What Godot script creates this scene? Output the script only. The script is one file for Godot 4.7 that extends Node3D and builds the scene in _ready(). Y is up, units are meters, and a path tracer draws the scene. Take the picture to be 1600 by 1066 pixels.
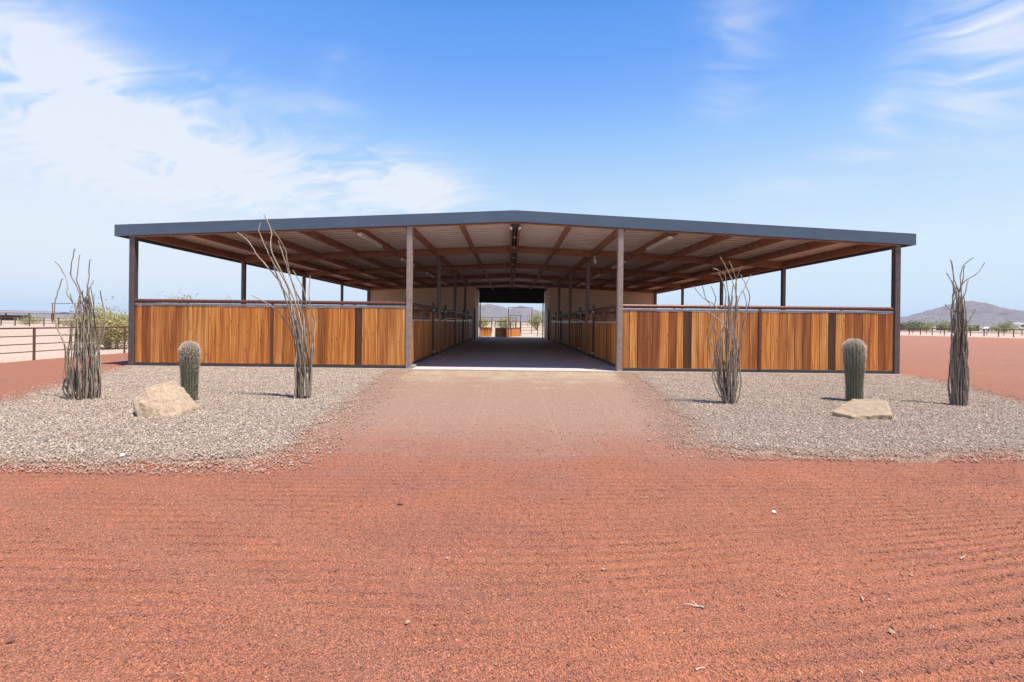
extends Node3D

const EXPOSURE := 1.5

var names := {}
var rng := RandomNumberGenerator.new()
var M := {}
var n_low := FastNoiseLite.new()
var n_mid := FastNoiseLite.new()
var n_fine := FastNoiseLite.new()

# ---------------------------------------------------------------- mesh builder
class Shape:
	var v := PackedVector3Array()
	var n := PackedVector3Array()
	var uv := PackedVector2Array()
	var c := PackedColorArray()
	var ix := PackedInt32Array()
	var tint := Color.WHITE
	func pt(p: Vector3, nn: Vector3, t := Vector2.ZERO) -> int:
		v.append(p); n.append(nn); uv.append(t); c.append(tint)
		return v.size() - 1
	func face(a: int, b: int, d: int, out: Vector3) -> void:
		if (v[b] - v[a]).cross(v[d] - v[a]).dot(out) > 0.0:
			ix.append(a); ix.append(d); ix.append(b)
		else:
			ix.append(a); ix.append(b); ix.append(d)
	func tri(a: Vector3, b: Vector3, d: Vector3, out: Vector3) -> void:
		var nn := (b - a).cross(d - a).normalized()
		if nn.dot(out) < 0.0:
			nn = -nn
		face(pt(a, nn), pt(b, nn, Vector2(1, 0)), pt(d, nn, Vector2(0, 1)), nn)
	func quad(a: Vector3, b: Vector3, d: Vector3, e: Vector3, out: Vector3, ta := Vector2.ZERO, tb := Vector2.ZERO, td := Vector2.ZERO, te := Vector2.ZERO) -> void:
		var nn := (b - a).cross(e - a).normalized()
		if nn.dot(out) < 0.0:
			nn = -nn
		var i := pt(a, nn, ta)
		var j := pt(b, nn, tb)
		var k := pt(d, nn, td)
		var l := pt(e, nn, te)
		face(i, j, k, nn)
		face(i, k, l, nn)
	func extrude(sec: PackedVector2Array, p0: Vector3, p1: Vector3, up: Vector3, uv0 := Vector2.ZERO) -> void:
		var ax := (p1 - p0).normalized()
		var sd := up.cross(ax).normalized()
		var u2 := ax.cross(sd).normalized()
		var mid := Vector2.ZERO
		for s in sec:
			mid += s
		mid /= sec.size()
		var len := p0.distance_to(p1)
		var run := 0.0
		var area := 0.0
		for i in sec.size():
			area += sec[i].cross(sec[(i + 1) % sec.size()])
		for i in sec.size():
			var a := sec[i]
			var b := sec[(i + 1) % sec.size()]
			var e := b - a
			var o2 := Vector2(e.y, -e.x) * signf(area)
			var out := sd * o2.x + u2 * o2.y
			var l := e.length()
			quad(p0 + sd * a.x + u2 * a.y, p0 + sd * b.x + u2 * b.y, p1 + sd * b.x + u2 * b.y, p1 + sd * a.x + u2 * a.y, out,
				uv0 + Vector2(run, 0), uv0 + Vector2(run + l, 0), uv0 + Vector2(run + l, len), uv0 + Vector2(run, len))
			run += l
		var t := Geometry2D.triangulate_polygon(sec)
		for k in range(0, t.size(), 3):
			for e in [[p0, -ax], [p1, ax]]:
				var q: Vector3 = e[0]
				tri(q + sd * sec[t[k]].x + u2 * sec[t[k]].y, q + sd * sec[t[k + 1]].x + u2 * sec[t[k + 1]].y, q + sd * sec[t[k + 2]].x + u2 * sec[t[k + 2]].y, e[1])
	func bar(p0: Vector3, p1: Vector3, w: float, h: float, ch := 0.004, up := Vector3.UP, uv0 := Vector2.ZERO) -> void:
		var a := w / 2
		var b := h / 2
		var s := PackedVector2Array([Vector2(-a + ch, -b), Vector2(a - ch, -b), Vector2(a, -b + ch), Vector2(a, b - ch), Vector2(a - ch, b), Vector2(-a + ch, b), Vector2(-a, b - ch), Vector2(-a, -b + ch)])
		extrude(s, p0, p1, up, uv0)
	func box(lo: Vector3, hi: Vector3, ch := 0.004) -> void:
		var m := (lo + hi) / 2
		bar(Vector3(lo.x, m.y, m.z), Vector3(hi.x, m.y, m.z), hi.z - lo.z, hi.y - lo.y, ch)
	func tube(p: PackedVector3Array, r: PackedFloat32Array, sides := 6, cap := true) -> void:
		var first := v.size()
		var x := Vector3.ZERO
		var run := 0.0
		for i in p.size():
			var t := (p[mini(i + 1, p.size() - 1)] - p[maxi(i - 1, 0)]).normalized()
			if x == Vector3.ZERO:
				x = t.cross(Vector3(0.3, 0.1, 1)).normalized()
			x = (x - t * x.dot(t)).normalized()
			var y := t.cross(x)
			if i > 0:
				run += p[i].distance_to(p[i - 1])
			for k in sides + 1:
				var a := TAU * k / sides
				var d := x * cos(a) + y * sin(a)
				pt(p[i] + d * r[i], d, Vector2(float(k) / sides, run))
		for i in p.size() - 1:
			for k in sides:
				var a := first + i * (sides + 1) + k
				var b := a + sides + 1
				face(a, a + 1, b + 1, n[a])
				face(a, b + 1, b, n[a])
		if cap:
			for e in [0, p.size() - 1]:
				var d: Vector3 = (p[1] - p[0]).normalized() * -1.0 if e == 0 else (p[e] - p[e - 1]).normalized()
				var m := pt(p[e], d)
				for k in sides:
					var a: int = first + e * (sides + 1) + k
					face(m, pt(v[a], d), pt(v[a + 1], d), d)
	func rod(a: Vector3, b: Vector3, r: float, sides := 8) -> void:
		tube(PackedVector3Array([a, b]), PackedFloat32Array([r, r]), sides)
	func lathe(at: Vector3, prof: PackedVector2Array, sides := 16) -> void:
		for i in prof.size() - 1:
			for k in sides:
				var a := TAU * k / sides
				var b := TAU * (k + 1) / sides
				var da := Vector3(cos(a), 0, sin(a))
				var db := Vector3(cos(b), 0, sin(b))
				var p := prof[i]
				var q := prof[i + 1]
				quad(at + da * p.x + Vector3.UP * p.y, at + db * p.x + Vector3.UP * p.y, at + db * q.x + Vector3.UP * q.y, at + da * q.x + Vector3.UP * q.y, da + db + Vector3.UP * (0.001 if q.y >= p.y else -0.001))
	func grid(nu: int, nv: int, pts: PackedVector3Array, cols: PackedColorArray, up_out := Vector3.UP) -> void:
		# smooth sheet; pts row by row, nu per row
		var first := v.size()
		for j in nv:
			for i in nu:
				var a := pts[j * nu + maxi(i - 1, 0)]
				var b := pts[j * nu + mini(i + 1, nu - 1)]
				var d := pts[maxi(j - 1, 0) * nu + i]
				var e := pts[mini(j + 1, nv - 1) * nu + i]
				var nn := (b - a).cross(e - d).normalized()
				if nn.dot(up_out) < 0.0:
					nn = -nn
				v.append(pts[j * nu + i]); n.append(nn); uv.append(Vector2(pts[j * nu + i].x, pts[j * nu + i].z)); c.append(cols[j * nu + i] if cols.size() else Color.WHITE)
		for j in nv - 1:
			for i in nu - 1:
				var a := first + j * nu + i
				face(a, a + 1, a + nu + 1, n[a])
				face(a, a + nu + 1, a + nu, n[a])
	func mesh() -> ArrayMesh:
		var m := ArrayMesh.new()
		var arr := []
		arr.resize(Mesh.ARRAY_MAX)
		arr[Mesh.ARRAY_VERTEX] = v
		arr[Mesh.ARRAY_NORMAL] = n
		arr[Mesh.ARRAY_TEX_UV] = uv
		arr[Mesh.ARRAY_COLOR] = c
		arr[Mesh.ARRAY_INDEX] = ix
		m.add_surface_from_arrays(Mesh.PRIMITIVE_TRIANGLES, arr)
		return m

# ---------------------------------------------------------------- objects
func numbered(s: String, parent: Node) -> String:
	var key := str(parent.get_instance_id()) + s
	if not names.has(key):
		names[key] = 0
		return s
	names[key] += 1
	return "%s_%03d" % [s, names[key]]

func obj(called: String, s: Shape, m: Material, parent: Node = self) -> MeshInstance3D:
	return put(called, s.mesh(), m, parent)

func put(called: String, mesh: Mesh, m: Material, parent: Node = self) -> MeshInstance3D:
	var o := MeshInstance3D.new()
	o.name = numbered(called, parent)
	o.mesh = mesh
	o.material_override = m
	parent.add_child(o, true)
	return o

func tag(o: Node, label: String, category: String, group := "") -> Node:
	o.set_meta("label", label)
	o.set_meta("category", category)
	if group:
		o.set_meta("group", group)
	return o

func thing(called: String, label: String, category: String, at := Vector3.ZERO, group := "") -> Node3D:
	var o := Node3D.new()
	o.name = numbered(called, self)
	o.position = at
	add_child(o, true)
	tag(o, label, category, group)
	return o

func struct(o: Node, label: String) -> Node:
	o.set_meta("kind", "structure")
	o.set_meta("label", label)
	return o

func scatter(called: String, mesh: Mesh, m: Material, xf: Array[Transform3D], cols: PackedColorArray, parent: Node = self) -> MultiMeshInstance3D:
	var mm := MultiMesh.new()
	mm.transform_format = MultiMesh.TRANSFORM_3D
	mm.use_colors = cols.size() > 0
	mm.mesh = mesh
	mm.instance_count = xf.size()
	for i in xf.size():
		mm.set_instance_transform(i, xf[i])
		if cols.size():
			mm.set_instance_color(i, cols[i])
	var o := MultiMeshInstance3D.new()
	o.name = numbered(called, parent)
	o.multimesh = mm
	o.material_override = m
	o.set_meta("kind", "stuff")
	parent.add_child(o, true)
	return o

# ---------------------------------------------------------------- materials
func lin(r: float, g: float, b: float) -> Color:
	return Color(r, g, b).linear_to_srgb()

func noise(sd: int, freq: float, kind := FastNoiseLite.TYPE_SIMPLEX_SMOOTH, oct := 4) -> FastNoiseLite:
	var f := FastNoiseLite.new()
	f.seed = sd
	f.frequency = freq
	f.noise_type = kind
	f.fractal_type = FastNoiseLite.FRACTAL_FBM if oct > 1 else FastNoiseLite.FRACTAL_NONE
	f.fractal_octaves = oct
	return f

func grey(f: FastNoiseLite, size: int, lo := 0.0, hi := 1.0) -> Image:
	var im := f.get_seamless_image(size, size)
	im.convert(Image.FORMAT_L8)
	var d := im.get_data()
	for i in d.size():
		d[i] = int(clampf((lo + (hi - lo) * d[i] / 255.0) * 255.0, 0, 255))
	return Image.create_from_data(size, size, false, Image.FORMAT_L8, d)

func blend(a: Image, b: Image, k: float) -> Image:
	var x := a.get_data()
	var y := b.get_data()
	for i in x.size():
		x[i] = int(x[i] * (1.0 - k) + y[i] * k)
	return Image.create_from_data(a.get_width(), a.get_height(), false, Image.FORMAT_L8, x)

func mat(called: String, col: Color, rough := 0.8, metal := 0.0, tex: Image = null, scale := 1.0, bump: Image = null, bump_cm := 0.0) -> StandardMaterial3D:
	var m := StandardMaterial3D.new()
	m.resource_name = called
	m.albedo_color = col
	m.roughness = rough
	m.metallic = metal
	if tex or bump:
		m.uv1_triplanar = true
		m.uv1_world_triplanar = true
		m.uv1_scale = Vector3.ONE * scale
	if tex:
		m.albedo_texture = ImageTexture.create_from_image(tex)
	if bump:
		m.heightmap_enabled = true
		m.heightmap_texture = ImageTexture.create_from_image(bump)
		m.heightmap_scale = bump_cm
	M[called] = m
	return m

func wood_image() -> Image:
	# two metres across, four along the grain
	var w := 1024
	var h := 1024
	var a := noise(11, 1.0, FastNoiseLite.TYPE_SIMPLEX_SMOOTH, 2)
	var b := noise(12, 1.0, FastNoiseLite.TYPE_SIMPLEX_SMOOTH, 3)
	var d := PackedByteArray()
	d.resize(w * h * 3)
	var r := RandomNumberGenerator.new()
	r.seed = 5
	var near := {}
	for i in 44:
		var k := [r.randf() * w, r.randf() * h, r.randf_range(2.5, 6.5)]
		for cy in range(int((k[1] - 48) / 64.0), int((k[1] + 48) / 64.0) + 1):
			for cx in range(int((k[0] - 40) / 64.0), int((k[0] + 40) / 64.0) + 1):
				var key := cy * 64 + cx
				if not near.has(key):
					near[key] = []
				near[key].append(k)
	var dark := Vector3(148, 84, 35)
	var mid := Vector3(201, 130, 62)
	var light := Vector3(230, 176, 104)
	for y in h:
		var row := (y / 64) * 64
		for x in w:
			var wx := float(x)
			var fy := y / 256.0
			var kd := 0.0
			var key := row + x / 64
			if near.has(key):
				for k in near[key]:
					var dx: float = wx - k[0]
					var dy: float = (y - k[1]) * 0.55
					var rr := sqrt(dx * dx + dy * dy)
					wx += dx * 1.4 * exp(-rr / (k[2] * 2.4))
					if rr < k[2]:
						kd = maxf(kd, 1.0 - rr / k[2] * 0.6)
			var fx := wx / 512.0
			var warp := a.get_noise_2d(fx * 2.0, fy * 0.55) * 0.05 + a.get_noise_2d(fx * 6.0 + 40.0, fy * 1.3) * 0.010
			var ring := 0.5 + 0.5 * sin((fx + warp) * 110.0)
			ring = ring * ring
			var broad := 0.5 + 0.5 * b.get_noise_2d((fx + warp) * 6.5 + 9.0, fy * 0.26) * 2.0
			var fibre := b.get_noise_2d(fx * 170.0, fy * 2.0)
			var t := clampf(0.66 * broad + 0.17 * ring + 0.13 * fibre + 0.09, 0.0, 1.0)
			var col := dark.lerp(mid, t * 2.0) if t < 0.5 else mid.lerp(light, t * 2.0 - 1.0)
			col = col.lerp(Vector3(62, 32, 16), kd * 0.85)
			var o := (y * w + x) * 3
			d[o] = int(col.x); d[o + 1] = int(col.y); d[o + 2] = int(col.z)
	return Image.create_from_data(w, h, false, Image.FORMAT_RGB8, d)

func rust_image(sd: int, a: Color, b: Color) -> Image:
	var f := noise(sd, 0.02, FastNoiseLite.TYPE_SIMPLEX_SMOOTH, 5).get_seamless_image(256, 256)
	var im := Image.create(256, 256, false, Image.FORMAT_RGB8)
	for y in 256:
		for x in 256:
			im.set_pixel(x, y, a.lerp(b, f.get_pixel(x, y).r))
	return im

func make_materials() -> void:
	var grain := grey(noise(1, 0.16, FastNoiseLite.TYPE_CELLULAR, 1), 1024)
	var grain2 := grey(noise(2, 0.05, FastNoiseLite.TYPE_SIMPLEX_SMOOTH, 5), 1024)
	var speck := grey(noise(3, 0.30, FastNoiseLite.TYPE_VALUE, 2), 1024)
	var soil := blend(blend(grain, grain2, 0.4), speck, 0.5)
	# stretch contrast about the middle
	var d := soil.get_data()
	var hgt := soil.duplicate()
	for i in d.size():
		d[i] = int(clampf(212.0 + (d[i] - 128.0) * 1.5, 70.0, 255.0))
	var soil_col := Image.create_from_data(1024, 1024, false, Image.FORMAT_L8, d)
	var g := mat("red gravel", Color.WHITE, 0.95, 0.0, soil_col, 0.85, hgt, 1.6)
	g.vertex_color_use_as_albedo = true
	var bed := mat("gravel bed base", Color.WHITE, 0.95, 0.0, soil_col, 0.35, hgt, 2.5)
	bed.vertex_color_use_as_albedo = true
	var sand := mat("desert sand", Color.WHITE, 0.95, 0.0, soil_col, 0.21, hgt, 2.0)
	sand.vertex_color_use_as_albedo = true
	var st := mat("stone", Color.WHITE, 0.9)
	st.vertex_color_use_as_albedo = true
	var sp := mat("tinted", Color.WHITE, 0.85)
	sp.vertex_color_use_as_albedo = true
	var wi := ImageTexture.create_from_image(wood_image())
	var tints := [Color(1, 1, 1), Color(1.0, 0.95, 0.90), Color(0.87, 0.79, 0.71), Color(1.0, 0.93, 0.80), Color(0.72, 0.61, 0.53), Color(1.0, 0.98, 0.94), Color(0.42, 0.38, 0.42)]
	for i in tints.size():
		var m := mat("wood %d" % i, tints[i], 0.62)
		m.albedo_texture = wi
		m.uv1_scale = Vector3(0.5, 0.25, 1)
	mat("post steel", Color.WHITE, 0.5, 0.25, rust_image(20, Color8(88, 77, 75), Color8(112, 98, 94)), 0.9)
	mat("steel", Color.WHITE, 0.5, 0.25, rust_image(21, Color8(146, 128, 118), Color8(172, 152, 142)), 0.9)  # lighter copy of post steel; light on the front aisle posts is in its colour
	mat("oxide", Color.WHITE, 0.6, 0.0, rust_image(22, Color8(142, 98, 78), Color8(168, 122, 100)), 0.6)
	mat("rail", Color.WHITE, 0.42, 0.2, rust_image(23, Color8(96, 58, 46), Color8(122, 80, 66)), 1.4)
	mat("channel", Color.WHITE, 0.45, 0.4, rust_image(24, Color8(120, 120, 128), Color8(150, 150, 156)), 1.1)
	mat("dark steel", Color.WHITE, 0.6, 0.2, rust_image(25, Color8(64, 56, 54), Color8(86, 76, 72)), 1.3)
	mat("fascia", Color.WHITE, 0.42, 0.0, rust_image(26, Color8(76, 92, 110), Color8(84, 101, 119)), 0.25)
	mat("deck", Color.WHITE, 0.55, 0.0, rust_image(27, Color8(226, 220, 214), Color8(238, 232, 226)), 0.4)
	mat("stucco", Color.WHITE, 0.95, 0.0, rust_image(28, Color8(222, 192, 160), Color8(230, 204, 174)), 0.5, grain, 0.15)
	mat("header", lin(0.03, 0.028, 0.028), 0.7)
	mat("concrete", Color.WHITE, 0.9, 0.0, rust_image(29, Color8(140, 132, 124), Color8(168, 158, 150)), 0.5)
	mat("floor", Color.WHITE, 0.8, 0.0, rust_image(30, Color8(184, 168, 170), Color8(202, 186, 186)), 0.35, grain2, 0.4)
	mat("white paint", lin(0.78, 0.77, 0.74), 0.4)
	mat("lens", lin(0.85, 0.84, 0.8), 0.2)
	mat("black", lin(0.02, 0.02, 0.02), 0.5)
	mat("glass", lin(0.03, 0.035, 0.04), 0.08)
	mat("galvanised", lin(0.5, 0.5, 0.5), 0.35, 0.6)
	mat("fence pipe", Color.WHITE, 0.6, 0.1, rust_image(31, Color8(92, 66, 56), Color8(120, 88, 74)), 1.5)
	mat("bark", Color.WHITE, 0.9, 0.0, rust_image(32, Color8(150, 134, 116), Color8(200, 184, 164)), 9.0)
	M["bark"].vertex_color_use_as_albedo = true
	mat("shed roof", lin(0.26, 0.21, 0.18), 0.8)
	mat("sandstone", Color.WHITE, 0.9, 0.0, rust_image(33, Color8(208, 176, 144), Color8(240, 218, 190)), 1.6, grain2, 4.5)
	mat("rock", Color.WHITE, 1.0, 0.0, rust_image(34, Color8(92, 84, 86), Color8(126, 114, 112)), 0.004)

# ---------------------------------------------------------------- sky
func sky_image() -> Image:
	var w := 3200
	var h := 1600
	var d := PackedFloat32Array()
	d.resize(w * h * 3)
	var stops := [[0.0, Vector3(0.62, 0.79, 0.95)], [2.0, Vector3(0.68, 0.84, 0.98)], [8.0, Vector3(0.70, 0.86, 0.99)], [15.5, Vector3(0.50, 0.715, 0.98)], [20.5, Vector3(0.34, 0.60, 0.99)], [25.5, Vector3(0.215, 0.455, 0.98)], [29.5, Vector3(0.155, 0.39, 0.94)], [35.0, Vector3(0.107, 0.325, 0.855)], [55.0, Vector3(0.06, 0.22, 0.66)], [90.0, Vector3(0.045, 0.18, 0.58)]]
	var f := noise(71, 1.0, FastNoiseLite.TYPE_SIMPLEX_SMOOTH, 5)
	var g := noise(72, 1.0, FastNoiseLite.TYPE_SIMPLEX_SMOOTH, 3)
	# soft banks of cirrus: azimuth, height, half width, half height, tilt, strength
	var banks := [[-44.4, 20.0, 6.5, 4.6, 0.7, 0.85], [-38.1, 17.6, 9.5, 4.4, 0.8, 0.8], [-44.0, 13.0, 12.0, 5.0, 0.3, 0.6], [-30.0, 13.5, 10.0, 4.0, 0.5, 0.45], [-19.6, 15.8, 11.5, 3.4, 0.1, 0.75], [-12.3, 15.6, 7.0, 3.2, 0.3, 0.8], [26.0, 28.3, 4.0, 6.0, -0.5, 0.36], [38.9, 19.7, 1.8, 3.0, -0.8, 0.42], [47.0, 24.0, 5.0, 6.5, 0.9, 0.8], [44.5, 21.0, 3.0, 5.0, 0.6, 0.3], [33.0, 15.0, 8.0, 2.2, -0.4, 0.25], [-33.0, 22.5, 3.0, 2.4, -0.4, 0.4], [-24.0, 23.0, 5.0, 1.4, -0.2, 0.3], [-20.0, 28.0, 3.0, 1.6, -0.4, 0.22]]
	for y in h:
		var el := 90.0 - (y + 0.5) / h * 180.0
		var base := Vector3(0.58, 0.66, 0.76)
		if el >= 0.0:
			for k in stops.size() - 1:
				if el <= stops[k + 1][0]:
					base = stops[k][1].lerp(stops[k + 1][1], (el - stops[k][0]) / (stops[k + 1][0] - stops[k][0]))
					break
		var ce := cos(deg_to_rad(el))
		var se := sin(deg_to_rad(el))
		for x in w:
			var c := base
			if el > 0.0:
				var az := (x + 0.5) / w * 360.0
				if az > 180.0:
					az -= 360.0
				var ra := deg_to_rad(az)
				var dx := sin(ra) * ce
				var dz := -cos(ra) * ce
				var sx := dx / (se + 0.12)
				var sz := dz / (se + 0.12)
				var mask := 0.0
				if absf(az) < 62.0:
					for b in banks:
						var u: float = az - b[0]
						var vv: float = el - b[1] - u * b[4] * -0.5
						var q: float = u * u / (b[2] * b[2]) + vv * vv / (b[3] * b[3])
						if q < 5.0:
							mask += b[5] * exp(-q * 0.9)
				var far := smoothstep(58.0, 75.0, absf(az))
				if far > 0.0:
					mask += far * clampf(0.5 + 1.3 * g.get_noise_2d(sx * 0.5 + 7.0, sz * 0.5), 0.0, 1.0) * exp(-pow((el - 20.0) / 14.0, 2.0)) * 0.8
				if mask > 0.02:
					var wx := g.get_noise_2d(sx * 1.1, sz * 1.1)
					var wz := g.get_noise_2d(sx * 1.1 + 31.0, sz * 1.1 + 5.0)
					var tx := sx * 1.3 + sz * 0.5 + wx * 0.45
					var tz := sz * 2.4 - sx * 0.9 + wz * 0.45
					var s := 0.5 + 0.75 * f.get_noise_2d(tx * 1.0, tz * 1.0) + 0.45 * f.get_noise_2d(tx * 3.0 + 9.0, tz * 5.0)
					var wisp := 0.5 + 0.5 * f.get_noise_2d(tx * 2.2 + 60.0, tz * 7.0) * 1.6
					var t := clampf(mask * 1.3 * smoothstep(0.05, 0.95, s * 0.85 + mask * 0.25) * lerpf(0.66, 1.1, clampf(wisp, 0.0, 1.0)), 0.0, 0.95)
					c = c.lerp(Vector3(0.87, 0.905, 0.98), t * 0.9)
				var veil := exp(-pow((az + 52.0) / 34.0, 2.0)) * exp(-pow((el - 6.5) / 5.5, 2.0))
				c = c.lerp(Vector3(0.83, 0.88, 0.965), 0.75 * veil)
			var o := (y * w + x) * 3
			d[o] = c.x / EXPOSURE; d[o + 1] = c.y / EXPOSURE; d[o + 2] = c.z / EXPOSURE
	return Image.create_from_data(w, h, false, Image.FORMAT_RGBF, d.to_byte_array())

# ---------------------------------------------------------------- ground
const LEFT_BED := [[-11.6, 13.95], [-10.0, 10.6], [-8.75, 8.0], [-9.3, 6.2], [-9.0, 4.9], [-7.4, 4.4], [-4.94, 4.5], [-3.47, 4.62], [-2.5, 4.85], [-2.35, 5.2], [-2.48, 5.9], [-2.72, 8.35], [-3.25, 12.1], [-3.35, 13.95]]
const RIGHT_BED := [[3.55, 13.95], [3.1, 10.4], [2.62, 7.1], [2.14, 5.8], [2.5, 5.33], [3.55, 5.1], [4.65, 5.12], [6.0, 5.36], [8.2, 5.7], [9.8, 7.2], [10.2, 9.1], [11.5, 12.1], [12.1, 13.95]]

func poly(a: Array) -> PackedVector2Array:
	var p := PackedVector2Array()
	for q in a:
		p.append(Vector2(q[0], -q[1]))
	return p

func edge_dist(p: PackedVector2Array, q: Vector2) -> float:
	var best := 1e9
	for i in p.size():
		best = minf(best, q.distance_squared_to(Geometry2D.get_closest_point_to_segment(q, p[i], p[(i + 1) % p.size()])))
	var dd := sqrt(best)
	return dd if Geometry2D.is_point_in_polygon(q, p) else -dd

func furrow(x: float, z: float) -> float:
	var d := -z
	var bend := 0.055 * pow(maxf(0.0, x + 0.4), 2.0) * (1.0 - smoothstep(2.6, 5.0, d)) - 0.02 * pow(maxf(0.0, -x - 1.0), 2.0) * (1.0 - smoothstep(2.0, 4.0, d))
	return (d - 0.7 * bend + 0.05 * n_low.get_noise_2d(x * 0.8, z * 0.8)) / 0.105

func tracks(x: float, d: float) -> float:
	if d > 5.5:
		return 0.0
	var across := ((x + 3.9) * 1.45 + (d - 3.8) * 2.65) / 3.02 + 0.06 * sin(x * 1.1)
	var k := 0.0
	for at in [-0.75, 0.0, 0.62]:
		k = maxf(k, 1.0 - smoothstep(0.07, 0.17, absf(across - at)))
	return k * (1.0 - smoothstep(-0.9, 0.9, x)) * (1.0 - smoothstep(4.0, 5.2, d))

func furrow_mask(x: float, z: float) -> float:
	return (1.0 - 0.8 * tracks(x, -z)) * clampf(0.45 + 1.3 * n_mid.get_noise_2d(x * 0.45 + 50.0, z * 1.0), 0.0, 1.0) * (1.0 - smoothstep(4.4, 6.2, -z))

func ground_y(x: float, z: float) -> float:
	var d := -z
	var y := 0.012 * n_low.get_noise_2d(x * 0.6, z * 0.6)
	if d < 16.0 and d > -3.0:
		var ph := furrow(x, z)
		var k := (0.55 + 0.6 * n_mid.get_noise_2d(x * 0.7 + 50.0, z * 1.6)) * (1.0 - smoothstep(4.6, 6.5, d))
		y += -0.006 * tracks(x, d) + 0.010 * (1.0 - 0.7 * tracks(x, d)) * clampf(k, 0.1, 1.0) * sin(TAU * ph) + 0.004 * n_fine.get_noise_2d(x * 14.0, z * 14.0)
		if d > 13.0:
			y = lerpf(y, 0.0, smoothstep(13.0, 13.9, d))
	return y

func ground_color(x: float, z: float) -> Color:
	var d := -z
	var lo := n_low.get_noise_2d(x * 0.35 + 20.0, z * 0.35)
	var mi := n_mid.get_noise_2d(x * 0.9, z * 1.8)
	var red := Color(0.485, 0.178, 0.102)
	var c := red.lerp(Color(0.54, 0.198, 0.104), clampf(0.5 + mi * 0.9 + lo * 0.4, 0, 1)).lerp(Color(0.41, 0.156, 0.104), clampf(lo * 0.8 + 0.15 - mi * 0.4, 0, 0.7))
	# darker and paler colour bands alternate along the raking
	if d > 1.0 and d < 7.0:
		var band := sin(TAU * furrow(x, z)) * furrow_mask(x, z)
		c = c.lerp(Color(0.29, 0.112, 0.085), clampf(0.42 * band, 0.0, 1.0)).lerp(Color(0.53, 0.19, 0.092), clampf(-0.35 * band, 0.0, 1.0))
	var tr := tracks(x, d)
	c = c.lerp(Color(0.50, 0.205, 0.125), 0.5 * tr * (0.7 + 0.6 * n_fine.get_noise_2d(x * 5.0, z * 5.0)))
	# dust and straw trodden out of the aisle
	var across := 1.0 - smoothstep(2.5, 5.2, absf(x - 0.1 - 0.03 * (d - 6.0)) + 0.5 * mi)
	var dust := across * smoothstep(4.5 + 1.0 * mi, 7.6, d + lo * 0.9) * (1.0 - smoothstep(13.9, 15.5, d))
	c = c.lerp(Color(0.54, 0.35, 0.265), dust * 0.85)
	var straw := across * smoothstep(10.5, 13.6, d + mi * 2.0) * (1.0 - smoothstep(14.3, 15.5, d))
	c = c.lerp(Color(0.66, 0.52, 0.36), clampf(straw * (0.75 + 0.9 * n_mid.get_noise_2d(x * 1.6 + 9.0, z * 1.1)), 0.0, 1.0))
	# the open yards to the sides are paler with dust
	var side := smoothstep(9.0, 16.0, x) * 0.55 + smoothstep(-8.0, -12.0, x) * 0.25
	c = c.lerp(Color(0.47, 0.25, 0.17), clampf(side * (0.8 + 0.5 * lo), 0.0, 0.8))
	if d > 43.0:
		c = c.lerp(Color(0.70, 0.56, 0.45), (1.0 - smoothstep(14.0, 20.0, x)) * smoothstep(43.5, 45.0, d))
	return c

func build_ground() -> void:
	# far desert, one sheet to beyond the mountains
	var s := Shape.new()
	var rads := [0.0, 12.0, 20.0, 30.0, 45.0, 70.0, 110.0, 180.0, 300.0, 500.0, 900.0, 1700.0, 3200.0, 6000.0, 9500.0]
	var na := 96
	var pts := PackedVector3Array()
	var cols := PackedColorArray()
	for r in rads:
		for k in na + 1:
			var a := TAU * k / na
			var p := Vector3(cos(a) * r, -0.06, -20.0 + sin(a) * r)
			pts.append(p)
			var t := n_low.get_noise_2d(p.x * 0.11, p.z * 0.11)
			var green := smoothstep(60.0, 400.0, r) * 0.5
			cols.append(Color(0.74, 0.575, 0.46).lerp(Color(0.69, 0.50, 0.38), clampf(0.4 + t, 0, 1)).lerp(Color(0.34, 0.29, 0.18), green))
	s.grid(na + 1, rads.size(), pts, cols)
	struct(obj("desert_ground", s, M["desert sand"]), "pale sandy desert floor stretching to the mountains")
	# red crushed rock yard
	var xs_mid := []
	for i in 221:
		xs_mid.append(-8.8 + 0.08 * i)
	var zs := []
	var z := 5.0
	while z > -1.2:
		zs.append(z); z -= 0.6
	z = -1.2
	while z > -7.0:
		zs.append(z); z -= 0.021
	while z > -78.0:
		zs.append(z); z -= clampf((-z - 6.6) * 0.06, 0.04, 1.6)
	s = Shape.new()
	pts = PackedVector3Array()
	cols = PackedColorArray()
	var nl := 14
	var nr := 40
	for zz in zs:
		var lf: float = -16.35 + 0.16 * n_mid.get_noise_2d(3.0, zz * 1.4) + 0.1 * n_fine.get_noise_2d(8.0, zz * 3.0)
		var rt: float = 104.5 + zz * 0.52 + 0.5 * n_mid.get_noise_2d(90.0, zz * 0.3)
		var row := []
		for i in nl:
			row.append(lerpf(lf, xs_mid[0], float(i) / nl))
		row.append_array(xs_mid)
		for i in nr:
			var t := float(i + 1) / nr
			row.append(lerpf(xs_mid[-1], rt, t * t))
		for xx in row:
			pts.append(Vector3(xx, ground_y(xx, zz), zz))
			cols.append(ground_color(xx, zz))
	s.grid(nl + xs_mid.size() + nr, zs.size(), pts, cols)
	struct(obj("red_gravel_ground", s, M["red gravel"]), "raked red crushed rock yard in front of the barn")

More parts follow.
